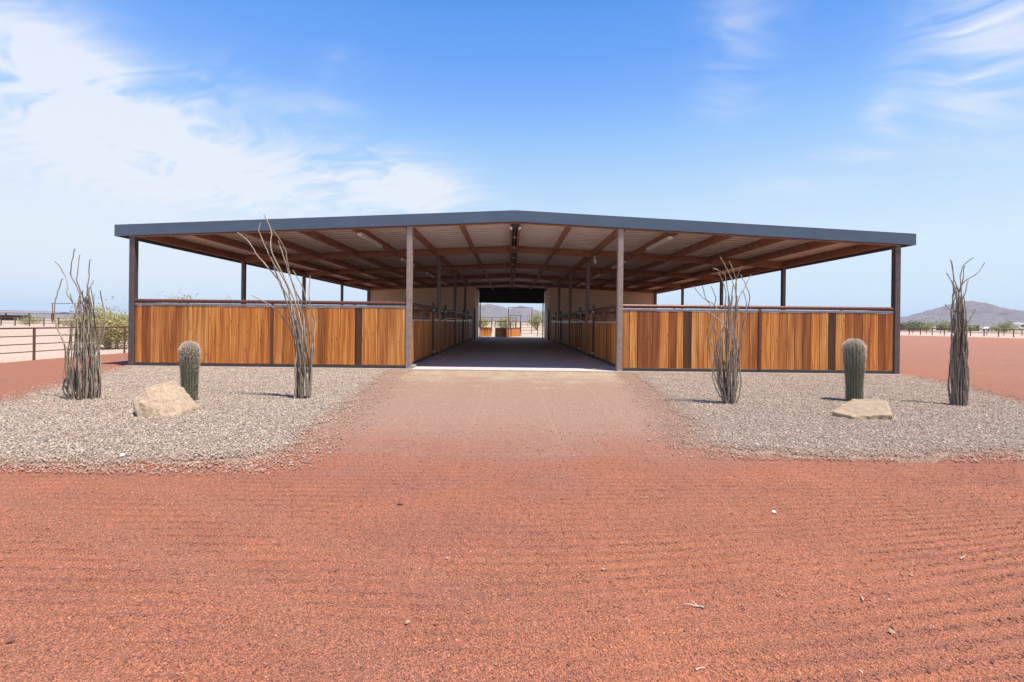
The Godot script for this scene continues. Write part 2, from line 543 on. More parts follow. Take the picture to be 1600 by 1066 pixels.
func stone_mesh(sd: int, flat := 0.6) -> ArrayMesh:
	var r := RandomNumberGenerator.new()
	r.seed = sd
	var s := Shape.new()
	var p := [Vector3(1, 0, 0), Vector3(-1, 0, 0), Vector3(0, 1, 0), Vector3(0, -1, 0), Vector3(0, 0, 1), Vector3(0, 0, -1)]
	var f := [[0, 2, 4], [4, 2, 1], [1, 2, 5], [5, 2, 0], [4, 3, 0], [1, 3, 4], [5, 3, 1], [0, 3, 5]]
	var mids := {}
	var get := func(a: Vector3) -> Vector3:
		var k := str(a.snapped(Vector3.ONE * 0.01))
		if not mids.has(k):
			mids[k] = a.normalized() * r.randf_range(0.72, 1.15) * Vector3(1.0, flat, 0.85)
		return mids[k]
	for t in f:
		var a: Vector3 = p[t[0]]
		var b: Vector3 = p[t[1]]
		var c: Vector3 = p[t[2]]
		var ab := (a + b) / 2
		var bc := (b + c) / 2
		var ca := (c + a) / 2
		for q in [[a, ab, ca], [ab, b, bc], [ca, bc, c], [ab, bc, ca]]:
			var x: Vector3 = get.call(q[0])
			var y: Vector3 = get.call(q[1])
			var w: Vector3 = get.call(q[2])
			s.tri(x, y, w, x + y + w)
	return s.mesh()

func build_bed(corners: Array, label: String, stones_label: String, sd: int, pink: float) -> void:
	var pl := poly(corners)
	rng.seed = sd
	# base sheet: fan of rings from the middle to the wavy outline
	var mid := Vector2.ZERO
	for q in pl:
		mid += q
	mid /= pl.size()
	var outline := PackedVector2Array()
	for i in pl.size():
		for k in 14:
			var q := pl[i].lerp(pl[(i + 1) % pl.size()], k / 14.0)
			if q.y > -13.8:
				q += (q - mid).normalized() * (0.22 * n_mid.get_noise_2d(q.x * 2.0, q.y * 2.0) + 0.10 * n_fine.get_noise_2d(q.x * 7.0, q.y * 7.0))
			outline.append(q)
	outline.append(outline[0])
	var s := Shape.new()
	var pts := PackedVector3Array()
	var cols := PackedColorArray()
	var rings := 30
	for j in rings + 1:
		var t := float(j) / rings
		for q in outline:
			var e := mid.lerp(q, t)
			var edge := 1.0 - smoothstep(0.88, 1.0, t)
			var yy := 0.004 + 0.028 * edge + 0.012 * n_mid.get_noise_2d(e.x * 1.2, e.y * 1.2) * edge
			if t == 1.0:
				yy = -0.03
			pts.append(Vector3(e.x, yy, e.y))
			var k := n_mid.get_noise_2d(e.x * 0.9, e.y * 0.9)
			cols.append(Color(0.37, 0.30, 0.245).lerp(Color(0.40, 0.29, 0.225), clampf(pink + k * 0.6, 0, 1)).lerp(Color(0.47, 0.25, 0.15), (1.0 - edge) * 0.8))
	s.grid(outline.size(), rings + 1, pts, cols)
	struct(obj("gravel_bed", s, M["gravel bed base"]), label)
	var lo := pl[0]
	var hi := pl[0]
	for q in pl:
		lo = lo.min(q)
		hi = hi.max(q)
	var xf: Array[Transform3D] = []
	var cc := PackedColorArray()
	var tones := [Color(0.34, 0.275, 0.215), Color(0.40, 0.33, 0.265), Color(0.29, 0.24, 0.195), Color(0.38, 0.28, 0.215), Color(0.24, 0.195, 0.165), Color(0.46, 0.385, 0.30), Color(0.34, 0.24, 0.18), Color(0.16, 0.13, 0.115)]
	var cell := 0.125
	var gx := int((hi.x - lo.x + 1.2) / cell) + 2
	var gy := int((hi.y - lo.y + 1.2) / cell) + 2
	var dist := PackedFloat32Array()
	for j in gy:
		for i in gx:
			dist.append(edge_dist(pl, lo - Vector2(0.6, 0.6) + Vector2(i, j) * cell))
	var count := int((hi.x - lo.x + 0.8) * (hi.y - lo.y + 0.8) * 2600.0)
	for i in count:
		var q := Vector2(rng.randf_range(lo.x - 0.4, hi.x + 0.4), rng.randf_range(lo.y - 0.4, hi.y))
		var gq := (q - lo + Vector2(0.6, 0.6)) / cell
		var ii := int(gq.x)
		var jj := int(gq.y)
		var fx := gq.x - ii
		var fy := gq.y - jj
		var e := lerpf(lerpf(dist[jj * gx + ii], dist[jj * gx + ii + 1], fx), lerpf(dist[(jj + 1) * gx + ii], dist[(jj + 1) * gx + ii + 1], fx), fy) + 0.20 * n_mid.get_noise_2d(q.x * 2.0, q.y * 2.0)
		if e < rng.randf_range(-0.36, 0.30) * (1.0 + rng.randf()) or q.y < -13.98:
			continue
		var sz := rng.randf_range(0.0055, 0.0125) * (1.8 if rng.randf() < 0.05 else 1.0)
		var b := Basis.from_euler(Vector3(rng.randf_range(-0.7, 0.7), rng.randf() * TAU, rng.randf_range(-0.7, 0.7))).scaled(Vector3.ONE * sz)
		var yy := 0.034 + 0.012 * n_mid.get_noise_2d(q.x * 1.2, q.y * 1.2) if e > 0.12 else 0.010
		xf.append(Transform3D(b, Vector3(q.x, yy + sz * 0.25, q.y)))
		var t: Color = tones[rng.randi() % tones.size()]
		if rng.randf() < pink * 0.5:
			t = t.lerp(Color(0.36, 0.22, 0.165), 0.5)
		var dusty := 1.0 - smoothstep(-0.1, 0.55, e)
		t = t.lerp(Color(0.36, 0.20, 0.14), dusty * 0.55)
		cc.append(t * rng.randf_range(0.95, 1.28))
	var o := scatter("gravel_stones", stone_mesh(sd), M["stone"], xf, cc)
	tag(o, stones_label, "gravel")

func build_loose_grains() -> void:
	rng.seed = 31
	var xf: Array[Transform3D] = []
	var cc := PackedColorArray()
	for i in 260000:
		var d := 1.2 + 8.5 * pow(rng.randf(), 0.9)
		var x := rng.randf_range(-1.0, 1.0) * (d + 0.4) + 0.1
		if rng.randf() < smoothstep(3.6, 9.0, d) or rng.randf() < smoothstep(6.5, 8.6, absf(x)):
			continue
		var sz := rng.randf_range(0.0022, 0.0060) * (1.7 if rng.randf() < 0.03 else 1.0)
		# grains lie denser and darker along the dark bands of the raking
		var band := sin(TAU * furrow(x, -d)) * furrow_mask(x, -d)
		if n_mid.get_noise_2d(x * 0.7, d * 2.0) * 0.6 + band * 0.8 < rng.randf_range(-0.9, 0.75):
			continue
		var y := ground_y(x, -d)
		var b := Basis.from_euler(Vector3(rng.randf() * TAU, rng.randf() * TAU, rng.randf() * TAU)).scaled(Vector3.ONE * sz)
		xf.append(Transform3D(b, Vector3(x, y + sz * 0.25, -d)))
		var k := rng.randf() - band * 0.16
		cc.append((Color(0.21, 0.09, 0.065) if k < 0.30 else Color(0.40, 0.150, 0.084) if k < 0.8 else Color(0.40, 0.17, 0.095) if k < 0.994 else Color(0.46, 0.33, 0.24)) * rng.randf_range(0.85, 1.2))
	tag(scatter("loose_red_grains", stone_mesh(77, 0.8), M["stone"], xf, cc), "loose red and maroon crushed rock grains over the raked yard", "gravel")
	# straw blown out of the aisle
	var s := Shape.new()
	s.bar(Vector3(-0.5, 0, 0), Vector3(0.5, 0.03, 0), 0.05, 0.05, 0.01)
	xf = []
	cc = PackedColorArray()
	for i in 2200:
		var d := rng.randf_range(6.0, 14.0)
		var x := rng.randf_range(-1, 1) * 3.4 + 0.1
		if n_mid.get_noise_2d(x * 1.6 + 9.0, -d * 1.1) + (d - 11.0) * 0.12 < rng.randf_range(-0.3, 0.5):
			continue
		var l := rng.randf_range(0.03, 0.08)
		xf.append(Transform3D(Basis.from_euler(Vector3(0, rng.randf() * TAU, rng.randf_range(-0.1, 0.1))).scaled(Vector3(l, 0.07, 0.07)), Vector3(x, ground_y(x, -d) + 0.006, -d)))
		cc.append(Color(0.68, 0.52, 0.26) * rng.randf_range(0.8, 1.15))
	tag(scatter("straw", s.mesh(), M["stone"], xf, cc), "pale straw bits trodden over the dusty drive before the aisle", "straw")

# ---------------------------------------------------------------- barn
const BX := 0.13
const HALF := 11.75
const AISLE := 3.24
const BAY := 5.88
const Z0 := -14.24
const SLOPE := 0.0474

func frame_z(k: int) -> float:
	return Z0 - BAY * k

func top_y(x: float) -> float:
	return 4.80 - SLOPE * absf(x)

func build_barn() -> Node3D:
	var b := thing("barn", "long open-sided horse barn with low pitched steel roof and central aisle", "barn", Vector3(BX, 0, 0))
	var s: Shape
	# fascia boards
	for sd in [-1.0, 1.0]:
		s = Shape.new()
		var e := 12.24
		var sec := PackedVector2Array([Vector2(0, 4.565), Vector2(0, 4.91), Vector2(sd * e, 4.91 - e * SLOPE), Vector2(sd * e, 4.565 - e * SLOPE)])
		var zf := -14.10
		var zb := -14.135
		for q in [[0, 1, 2, 3]]:
			var a := func(k: int, z: float) -> Vector3: return Vector3(sec[k].x, sec[k].y, z)
			s.quad(a.call(0, zf), a.call(1, zf), a.call(2, zf), a.call(3, zf), Vector3.BACK)
			s.quad(a.call(0, zb), a.call(1, zb), a.call(2, zb), a.call(3, zb), Vector3.FORWARD)
			s.quad(a.call(1, zf), a.call(1, zb), a.call(2, zb), a.call(2, zf), Vector3.UP)
			s.quad(a.call(0, zf), a.call(0, zb), a.call(3, zb), a.call(3, zf), Vector3.DOWN)
			s.quad(a.call(2, zf), a.call(2, zb), a.call(3, zb), a.call(3, zf), Vector3(sd, 0, 0))
		var fa := obj("fascia", s, M["fascia"], b)
		for k in 3:
			var x: float = sd * (3.05 * (k + 1))
			s = Shape.new()
			s.bar(Vector3(x, 4.568 - absf(x) * SLOPE, -14.0985), Vector3(x, 4.907 - absf(x) * SLOPE, -14.0985), 0.05, 0.003, 0.0008, Vector3.BACK)
			obj("lap_seam", s, M["fascia"], fa)
		s = Shape.new()
		s.bar(Vector3(sd * 12.222, 4.156, -14.137), Vector3(sd * 12.222, 4.156, -44.3), 0.035, 0.345, 0.003)
		obj("eave_fascia", s, M["fascia"], b)
	# corrugated deck, ribs across the slope
	for sd in [-1.0, 1.0]:
		s = Shape.new()
		var pts := PackedVector3Array()
		var z := -14.14
		var prof := [[0.0, 0.0], [0.22, 0.0], [0.23, 0.075], [0.385, 0.075], [0.40, 0.0]]
		var zz := PackedVector2Array()
		while z > -44.2:
			for p in prof.slice(0, 4):
				zz.append(Vector2(z - p[0], p[1]))
			z -= 0.40
		for i in zz.size() - 1:
			var p := zz[i]
			var q := zz[i + 1]
			var xa := 0.0
			var xb: float = 12.2 * sd
			s.quad(Vector3(xa, top_y(xa) + 0.006 + p.y, p.x), Vector3(xb, top_y(xb) + 0.006 + p.y, p.x), Vector3(xb, top_y(xb) + 0.006 + q.y, q.x), Vector3(xa, top_y(xa) + 0.006 + q.y, q.x), Vector3.UP)
			s.quad(Vector3(xa, top_y(xa) + 0.004 + p.y, p.x), Vector3(xb, top_y(xb) + 0.004 + p.y, p.x), Vector3(xb, top_y(xb) + 0.004 + q.y, q.x), Vector3(xa, top_y(xa) + 0.004 + q.y, q.x), Vector3.DOWN)
		obj("roof_deck", s, M["deck"], b)
	# rafters across, one pair at each frame
	for k in 6:
		var z := frame_z(k)
		if k == 0:
			z = -14.20
		for sd in [-1.0, 1.0]:
			s = Shape.new()
			var w := 0.10
			var o := func(x: float, dy: float, dz: float) -> Vector3: return Vector3(sd * x, top_y(x) + dy, z + dz)
			var x0 := 0.0
			var x1 := HALF + 0.09
			for f in [[-0.275, -0.262, w], [-0.262, -0.014, 0.03], [-0.014, 0.0, w]]:
				var a: float = f[0]
				var c: float = f[1]
				var h: float = f[2] / 2
				s.quad(o.call(x0, a, h), o.call(x1, a, h), o.call(x1, c, h), o.call(x0, c, h), Vector3.BACK)
				s.quad(o.call(x0, a, -h), o.call(x1, a, -h), o.call(x1, c, -h), o.call(x0, c, -h), Vector3.FORWARD)
				s.quad(o.call(x0, a, -h), o.call(x1, a, -h), o.call(x1, a, h), o.call(x0, a, h), Vector3.DOWN)
				s.quad(o.call(x0, c, -h), o.call(x1, c, -h), o.call(x1, c, h), o.call(x0, c, h), Vector3.UP)
				s.quad(o.call(x1, a, -h), o.call(x1, c, -h), o.call(x1, c, h), o.call(x1, a, h), Vector3(sd, 0, 0))
			obj("rafter", s, M["oxide"], b)
	# purlins between the frames
	var ps := [0.13, 1.73, 3.41, 5.08, 6.75, 8.42, 10.05, 11.68]
	for k in 5:
		var za := (frame_z(k) if k else -14.20) - 0.052
		var zb := frame_z(k + 1) + 0.052
		for sd in [-1.0, 1.0]:
			for x in ps:
				var h := 0.25
				var w := 0.075
				var t := 0.008
				var yc: float = top_y(x) - 0.003 - h / 2
				# C section: web on the ridge side, lips towards the eave
				var f: float = sd
				var sec := PackedVector2Array([Vector2(0, -h / 2), Vector2(w * f, -h / 2), Vector2(w * f, -h / 2 + 0.022), Vector2((w - t) * f, -h / 2 + 0.022), Vector2((w - t) * f, -h / 2 + t), Vector2(t * f, -h / 2 + t), Vector2(t * f, h / 2 - t), Vector2((w - t) * f, h / 2 - t), Vector2((w - t) * f, h / 2 - 0.022), Vector2(w * f, h / 2 - 0.022), Vector2(w * f, h / 2), Vector2(0, h / 2)])
				s = Shape.new()
				# up x axis with the axis towards +z gives side = +x
				s.extrude(sec, Vector3(x * sd - w * f / 2, yc, zb), Vector3(x * sd - w * f / 2, yc, za), Vector3.UP)
				obj("purlin", s, M["oxide"], b)
	# posts
	for k in 6:
		for x in [-HALF, -AISLE, AISLE, HALF]:
			if k == 4 and absf(x) < 5.0:
				continue
			if k == 5:
				continue
			s = Shape.new()
			var w := 0.17 if k == 0 else 0.15
			s.bar(Vector3(x, 0.0, frame_z(k)), Vector3(x, top_y(x) - 0.277, frame_z(k)), w, w, 0.012, Vector3.BACK)
			var p := obj("post", s, M["steel"] if k == 0 and absf(x) < 5.0 else M["post steel"], b)  # front aisle posts: the stronger light on them is put into the lighter colour
			s = Shape.new()
			s.box(Vector3(x - 0.14, 0.004, frame_z(k) - 0.14), Vector3(x + 0.14, 0.018, frame_z(k) + 0.14))
			obj("base_plate", s, M["dark steel"], p)
	# junction boxes between the two ridge channels
	for z in [-16.9, -19.2, -22.4, -24.8, -28.3, -30.6, -34.0, -36.6]:
		s = Shape.new()
		s.box(Vector3(-0.06, 4.56, z - 0.05), Vector3(0.06, 4.64, z + 0.05), 0.01)
		obj("junction_box", s, M["galvanised"], b)
	s = Shape.new()
	s.rod(Vector3(0.0, 4.66, -14.3), Vector3(0.0, 4.66, -43.0), 0.016)
	obj("conduit", s, M["galvanised"], b)
	s = Shape.new()
	s.bar(Vector3(0, 4.775, -14.26), Vector3(0, 4.775, -43.5), 0.18, 0.006, 0.001)
	obj("ridge_pan", s, M["dark steel"], b)
	# enclosed rooms at the back on both sides of the aisle
	for sd in [-1.0, 1.0]:
		s = Shape.new()
		var x0 := 3.10
		var x1 := HALF + 0.06
		var z1 := -37.86
		var z2 := -43.6
		var a := func(x: float, y: float, z: float) -> Vector3: return Vector3(sd * x, y, z)
		var y0 := top_y(x0) - 0.28
		var y1 := top_y(x1) - 0.28
		s.quad(a.call(x0, 0, z1), a.call(x1, 0, z1), a.call(x1, y1, z1), a.call(x0, y0, z1), Vector3.BACK)
		s.quad(a.call(x0, 0, z2), a.call(x1, 0, z2), a.call(x1, y1, z2), a.call(x0, y0, z2), Vector3.FORWARD)
		s.quad(a.call(x0, 0, z1), a.call(x0, 0, z2), a.call(x0, y0, z2), a.call(x0, y0, z1), Vector3(-sd, 0, 0))
		s.quad(a.call(x1, 0, z1), a.call(x1, 0, z2), a.call(x1, y1, z2), a.call(x1, y1, z1), Vector3(sd, 0, 0))
		s.quad(a.call(x0, y0, z1), a.call(x1, y1, z1), a.call(x1, y1, z2), a.call(x0, y0, z2), Vector3.UP)
		obj("room_wall", s, M["stucco"], b)
		s = Shape.new()
		s.bar(Vector3(sd * 2.96, 0, -43.5), Vector3(sd * 2.96, 4.36, -43.5), 0.09, 0.10, 0.006, Vector3.BACK)
		obj("door_jamb", s, M["dark steel"], b)
		s = Shape.new()
		s.box(Vector3(minf(sd * 3.0, sd * 3.095), 0.0, -38.9), Vector3(maxf(sd * 3.0, sd * 3.095), 2.6, -37.95))
		obj("slid_door_leaf", s, M["dark steel"], b)
	s = Shape.new()
	s.box(Vector3(-3.08, 3.26, -43.56), Vector3(3.08, 4.645, -43.44))
	obj("header", s, M["header"], b)
	# aisle floor and kerbs
	s = Shape.new()
	s.box(Vector3(-3.13, -0.10, -44.4), Vector3(3.13, 0.025, -14.16))
	obj("aisle_floor", s, M["floor"], b)
	s = Shape.new()
	s.box(Vector3(-3.15, -0.10, -14.158), Vector3(3.15, 0.028, -14.03), 0.01)
	obj("threshold", s, M["concrete"], b)
	for sd in [-1.0, 1.0]:
		s = Shape.new()
		s.box(Vector3(minf(sd * 3.132, sd * 3.35), -0.1, -37.8), Vector3(maxf(sd * 3.132, sd * 3.35), 0.10, -14.34), 0.012)
		obj("kerb", s, M["concrete"], b)
		s = Shape.new()
		s.box(Vector3(minf(sd * 3.152, sd * 11.9), -0.1, -14.36), Vector3(maxf(sd * 3.152, sd * 11.9), 0.03, -14.075), 0.012)
		obj("footing", s, M["concrete"], b)
		s = Shape.new()
		s.box(Vector3(minf(sd * 3.36, sd * 11.6), -0.1, -37.8), Vector3(maxf(sd * 3.36, sd * 11.6), 0.012, -14.38))
		obj("stall_floor", s, M["concrete"], b)
	return b

# boards side by side from a to b (same height), standing on y0 to y1; returns nothing
func boards(parent: Node, a: Vector3, b: Vector3, y0: float, y1: float, out: Vector3, dark := []) -> void:
	var dir := (b - a).normalized()
	var total := a.distance_to(b)
	var n := maxi(1, int(round(total / 0.25)))
	var ws := []
	var sum := 0.0
	for i in n:
		var w := rng.randf_range(0.82, 1.18)
		ws.append(w)
		sum += w
	var at := 0.0
	for i in n:
		var w: float = ws[i] / sum * total
		var c := a + dir * (at + w / 2) + out * rng.randf_range(-0.003, 0.003)
		var s := Shape.new()
		s.bar(Vector3(c.x, y0 + rng.randf_range(0.0, 0.006), c.z), Vector3(c.x, y1 - rng.randf_range(0.0, 0.006), c.z), w - 0.005 if out.x == 0.0 else 0.038, 0.038 if out.x == 0.0 else w - 0.005, 0.006, Vector3.BACK, Vector2(rng.randf() * 1.3, rng.randf() * 2.1))
		var k := rng.randf()
		var m := 0 if k < 0.26 else 1 if k < 0.46 else 2 if k < 0.62 else 3 if k < 0.78 else 4 if k < 0.87 else 5
		if i in dark:
			m = 6
		obj("board", s, M["wood %d" % m], parent)
		at += w

func build_front_wall(sd: float, label: String, darks: Array, sdd: int) -> void:
	rng.seed = sdd
	var xa := BX + (AISLE + 0.087) * sd
	var xb := BX + (HALF - 0.087) * sd
	var lo := minf(xa, xb)
	var hi := maxf(xa, xb)
	var zf := -14.215
	var t := thing("stall_wall", label, "wall", Vector3((lo + hi) / 2, 0, zf), "boarded walls across the front of the barn")
	var o := Vector3(-t.position.x, 0, -zf)
	var mid := (lo + hi) / 2 + 0.05
	var s := Shape.new()
	s.rod(o + Vector3(lo, 2.025, zf - 0.02), o + Vector3(hi, 2.025, zf - 0.02), 0.057, 12)
	obj("top_rail", s, M["rail"], t)
	s = Shape.new()
	s.box(o + Vector3(lo, 1.885, zf - 0.035), o + Vector3(hi, 1.955, zf + 0.028))
	obj("top_channel", s, M["channel"], t)
	s = Shape.new()
	s.box(o + Vector3(lo, 0.04, zf - 0.035), o + Vector3(hi, 0.125, zf + 0.028))
	obj("bottom_channel", s, M["dark steel"], t)
	s = Shape.new()
	s.box(o + Vector3(mid - 0.04, 0.126, zf - 0.03), o + Vector3(mid + 0.04, 1.966, zf + 0.04))
	obj("stiffener", s, M["rail"], t)
	for x in [lo + 1.6, mid, hi - 1.6]:
		s = Shape.new()
		s.box(o + Vector3(x - 0.03, 1.956, zf - 0.03), o + Vector3(x + 0.03, 1.985, zf + 0.01))
		obj("rail_bracket", s, M["rail"], t)
	boards(t, o + Vector3(lo + 0.004, 0, zf), o + Vector3(mid - 0.042, 0, zf), 0.128, 1.882, Vector3.BACK, darks[0])
	boards(t, o + Vector3(mid + 0.042, 0, zf), o + Vector3(hi - 0.004, 0, zf), 0.128, 1.882, Vector3.BACK, darks[1])

func aisle_panel(t: Node3D, xp: float, out: float, za: float, zb: float) -> void:
	# a framed panel of boards along the aisle, za nearer than zb, up to 1.5 m
	var o := -t.position
	var s := Shape.new()
	s.box(o + Vector3(xp - 0.03, 1.50, zb), o + Vector3(xp + 0.03, 1.55, za))
	obj("top_channel", s, M["galvanised"], t)
	s = Shape.new()
	s.box(o + Vector3(xp - 0.03, 0.125, zb), o + Vector3(xp + 0.03, 0.185, za))
	obj("bottom_channel", s, M["dark steel"], t)
	boards(t, o + Vector3(xp, 0, za - 0.003), o + Vector3(xp, 0, zb + 0.003), 0.187, 1.498, Vector3(out, 0, 0))

func build_aisle() -> void:
	var sides := {-1.0: "left", 1.0: "right"}
	var nth := ["nearest the entrance", "second from the entrance", "third from the entrance", "last before the tan rooms"]
	for sd in [-1.0, 1.0]:
		for k in 4:
			rng.seed = 900 + k + int(sd) * 20
			var za := frame_z(k) - 0.09
			var zb := frame_z(k + 1) + 0.09
			var flip := k % 2 == 1
			var xp: float = BX + sd * 3.24
			# fixed front 3.9 m, gate 1.6 m
			var fa := za if not flip else za - 1.75
			var fb := zb + 1.75 if not flip else zb
			var t := thing("stall_wall", "boarded stall wall on the %s of the aisle, %s" % [sides[sd], nth[k]], "wall", Vector3(xp, 0, (fa + fb) / 2), "stall fronts along the aisle")
			var o := -t.position
			var zm := (fa + fb) / 2 + (0.15 if flip else -0.15)
			aisle_panel(t, xp, -sd, fa, zm + 0.03)
			aisle_panel(t, xp, -sd, zm - 0.03, fb)
			var s := Shape.new()
			s.bar(o + Vector3(xp, 0.1, zm), o + Vector3(xp, 1.96, zm), 0.06, 0.056, 0.004, Vector3.BACK)
			obj("stiffener", s, M["rail"], t)
			s = Shape.new()
			s.rod(o + Vector3(xp, 2.02, fa), o + Vector3(xp, 2.02, fb), 0.055, 10)
			obj("top_rail", s, M["rail"], t)
			s = Shape.new()
			s.box(o + Vector3(xp - 0.03, 1.60, fb), o + Vector3(xp + 0.03, 1.66, fa))
			obj("middle_rail", s, M["rail"], t)
			for e in 4:
				s = Shape.new()
				var ze := lerpf(fa, fb, (e + 0.5) / 4.0)
				s.box(o + Vector3(xp - 0.025, 1.661, ze - 0.025), o + Vector3(xp + 0.025, 1.966, ze + 0.025))
				obj("upright", s, M["rail"], t)
			# gate with its tall post
			var ga := zb + 1.68 if not flip else za
			var gb := zb if not flip else za - 1.68
			var g := thing("stall_gate", "narrow boarded gate on the %s of the aisle, %s" % [sides[sd], nth[k]], "gate", Vector3(xp, 0, (ga + gb) / 2), "stall gates along the aisle")
			o = -g.position
			var pz := ga - 0.05 if not flip else gb + 0.05
			s = Shape.new()
			s.rod(o + Vector3(xp - sd * 0.05, 0.08, pz), o + Vector3(xp - sd * 0.05, 2.25, pz), 0.045, 10)
			obj("gate_post", s, M["dark steel"], g)
			var a2 := ga - 0.14 if not flip else ga - 0.06
			var b2 := gb + 0.06 if not flip else gb + 0.14
			aisle_panel(g, xp - sd * 0.02, -sd, a2, b2)
			for ze in [a2 - 0.02, b2 + 0.02]:
				s = Shape.new()
				s.bar(o + Vector3(xp - sd * 0.055, 0.13, ze), o + Vector3(xp - sd * 0.055, 2.05, ze), 0.03, 0.05, 0.004, Vector3.BACK)
				obj("gate_stile", s, M["steel"], g)
			s = Shape.new()
			s.box(o + Vector3(xp - 0.025, 2.0, b2), o + Vector3(xp + 0.025, 2.05, a2))
			obj("gate_top_bar", s, M["dark steel"], g)
			s = Shape.new()
			s.box(o + Vector3(xp - 0.02 - sd * 0.09, 1.56, minf(pz, (a2 + b2) / 2) ), o + Vector3(xp + 0.02 - sd * 0.09, 1.59, maxf(pz, (a2 + b2) / 2)))
			obj("latch", s, M["galvanised"], g)
			for hy in [0.25, 1.9]:
				s = Shape.new()
				s.box(o + Vector3(xp - 0.03 - sd * 0.08, hy, pz - 0.06), o + Vector3(xp + 0.03 - sd * 0.08, hy + 0.07, pz + 0.06))
				obj("hinge", s, M["galvanised"], g)
		# partitions between stalls, and the outer side
		for k in [1, 2, 3]:
			rng.seed = 500 + k + int(sd) * 20
			var xa: float = BX + sd * (AISLE + 0.08)
			var xb: float = BX + sd * (HALF - 0.08)
			var zp := frame_z(k)
			var t := thing("stall_partition", "boarded partition between stalls on the %s, %s" % [sides[sd], ["", "first behind the front wall", "middle of three", "last before the tan room"][k]], "partition", Vector3((xa + xb) / 2, 0, zp))
			var o := -t.position
			boards(t, o + Vector3(minf(xa, xb), 0, zp), o + Vector3(maxf(xa, xb), 0, zp), 0.10, 1.88, Vector3.BACK)
			var s := Shape.new()
			s.rod(o + Vector3(xa, 1.95, zp), o + Vector3(xb, 1.95, zp), 0.05, 8)
			obj("top_rail", s, M["rail"], t)
		rng.seed = 700 + int(sd)
		var xo: float = BX + sd * HALF
		var w := thing("side_wall", "boarded outer wall along the %s side of the barn" % sides[sd], "wall", Vector3(xo, 0, -26.0))
		for k in 4:
			boards(w, Vector3(0, 0, frame_z(k) - 0.09 + 26.0), Vector3(0, 0, frame_z(k + 1) + 0.09 + 26.0), 0.10, 1.88, Vector3(sd, 0, 0))
		var s2 := Shape.new()
		s2.rod(Vector3(0, 1.95, Z0 - 0.1 + 26.0), Vector3(0, 1.95, -37.7 + 26.0), 0.05, 8)
		obj("top_rail", s2, M["rail"], w)

func build_lights() -> void:
	var nth := ["front", "second", "third", "fourth"]
	for sd in [-1.0, 1.0]:
		for k in 4:
			var z := frame_z(k) - 1.75
			var x: float = sd * 4.98
			var y := top_y(5.08) - 0.255
			var t := thing("strip_light", "long white twin tube strip light under the roof, %s bay, %s of the aisle" % [nth[k], "left" if sd < 0 else "right"], "light fixture", Vector3(BX + x, y, z), "strip lights under the barn roof")
			var s := Shape.new()
			s.box(Vector3(-0.07, -0.045, -1.2), Vector3(0.07, -0.002, 1.2), 0.012)
			obj("housing", s, M["white paint"], t)
			for q in [-0.038, 0.038]:
				s = Shape.new()
				s.rod(Vector3(q, -0.075, -1.15), Vector3(q, -0.075, 1.15), 0.019, 8)
				obj("tube", s, M["lens"], t)
			for q in [-1.17, 1.17]:
				s = Shape.new()
				s.box(Vector3(-0.065, -0.10, q - 0.025), Vector3(0.065, -0.046, q + 0.025))
				obj("socket", s, M["white paint"], t)
	# twin floodlight at the gable peak
	var t := thing("floodlight", "small twin head floodlight hanging under the roof peak at the entrance", "light fixture", Vector3(BX, 4.52, -14.30))
	var s := Shape.new()
	s.box(Vector3(-0.06, -0.10, -0.03), Vector3(0.06, 0.02, 0.03), 0.012)
	obj("mount", s, M["dark steel"], t)
	for sd in [-1.0, 1.0]:
		var d := Vector3(sd * 0.65, -0.55, 0.5).normalized()
		var c := Vector3(sd * 0.05, -0.07, 0.04)
		s = Shape.new()
		s.tube(PackedVector3Array([c, c + d * 0.03, c + d * 0.05, c + d * 0.13]), PackedFloat32Array([0.015, 0.02, 0.045, 0.065]), 12)
		var h := obj("lamp_head", s, M["dark steel"], t)
		s = Shape.new()
		s.tube(PackedVector3Array([c + d * 0.128, c + d * 0.138]), PackedFloat32Array([0.058, 0.05]), 12)
		obj("lens", s, M["lens"], h)
	t = thing("floodlight", "single small floodlight on the right aisle post at the first inner frame", "light fixture", Vector3(BX + 3.5, 4.25, -20.0))
	s = Shape.new()
	s.box(Vector3(-0.04, -0.02, -0.04), Vector3(0.04, 0.14, 0.04), 0.01)
	obj("mount", s, M["galvanised"], t)
	s = Shape.new()
	s.tube(PackedVector3Array([Vector3(0, 0, 0), Vector3(0.01, -0.05, 0.03), Vector3(0.03, -0.18, 0.09)]), PackedFloat32Array([0.03, 0.05, 0.07]), 12)
	obj("lamp_head", s, M["lens"], t)

# ---------------------------------------------------------------- plants
func curve(ctrl: Array, n: int) -> PackedVector3Array:
	var c := Curve3D.new()
	for i in ctrl.size():
		var p: Vector3 = ctrl[i]
		var a: Vector3 = ctrl[maxi(i - 1, 0)]
		var b: Vector3 = ctrl[mini(i + 1, ctrl.size() - 1)]
		var h := (b - a) / 6.0
		c.add_point(p, -h, h)
	var out := PackedVector3Array()
	var l := c.get_baked_length()
	for i in n + 1:
		out.append(c.sample_baked(l * i / n, true))
	return out

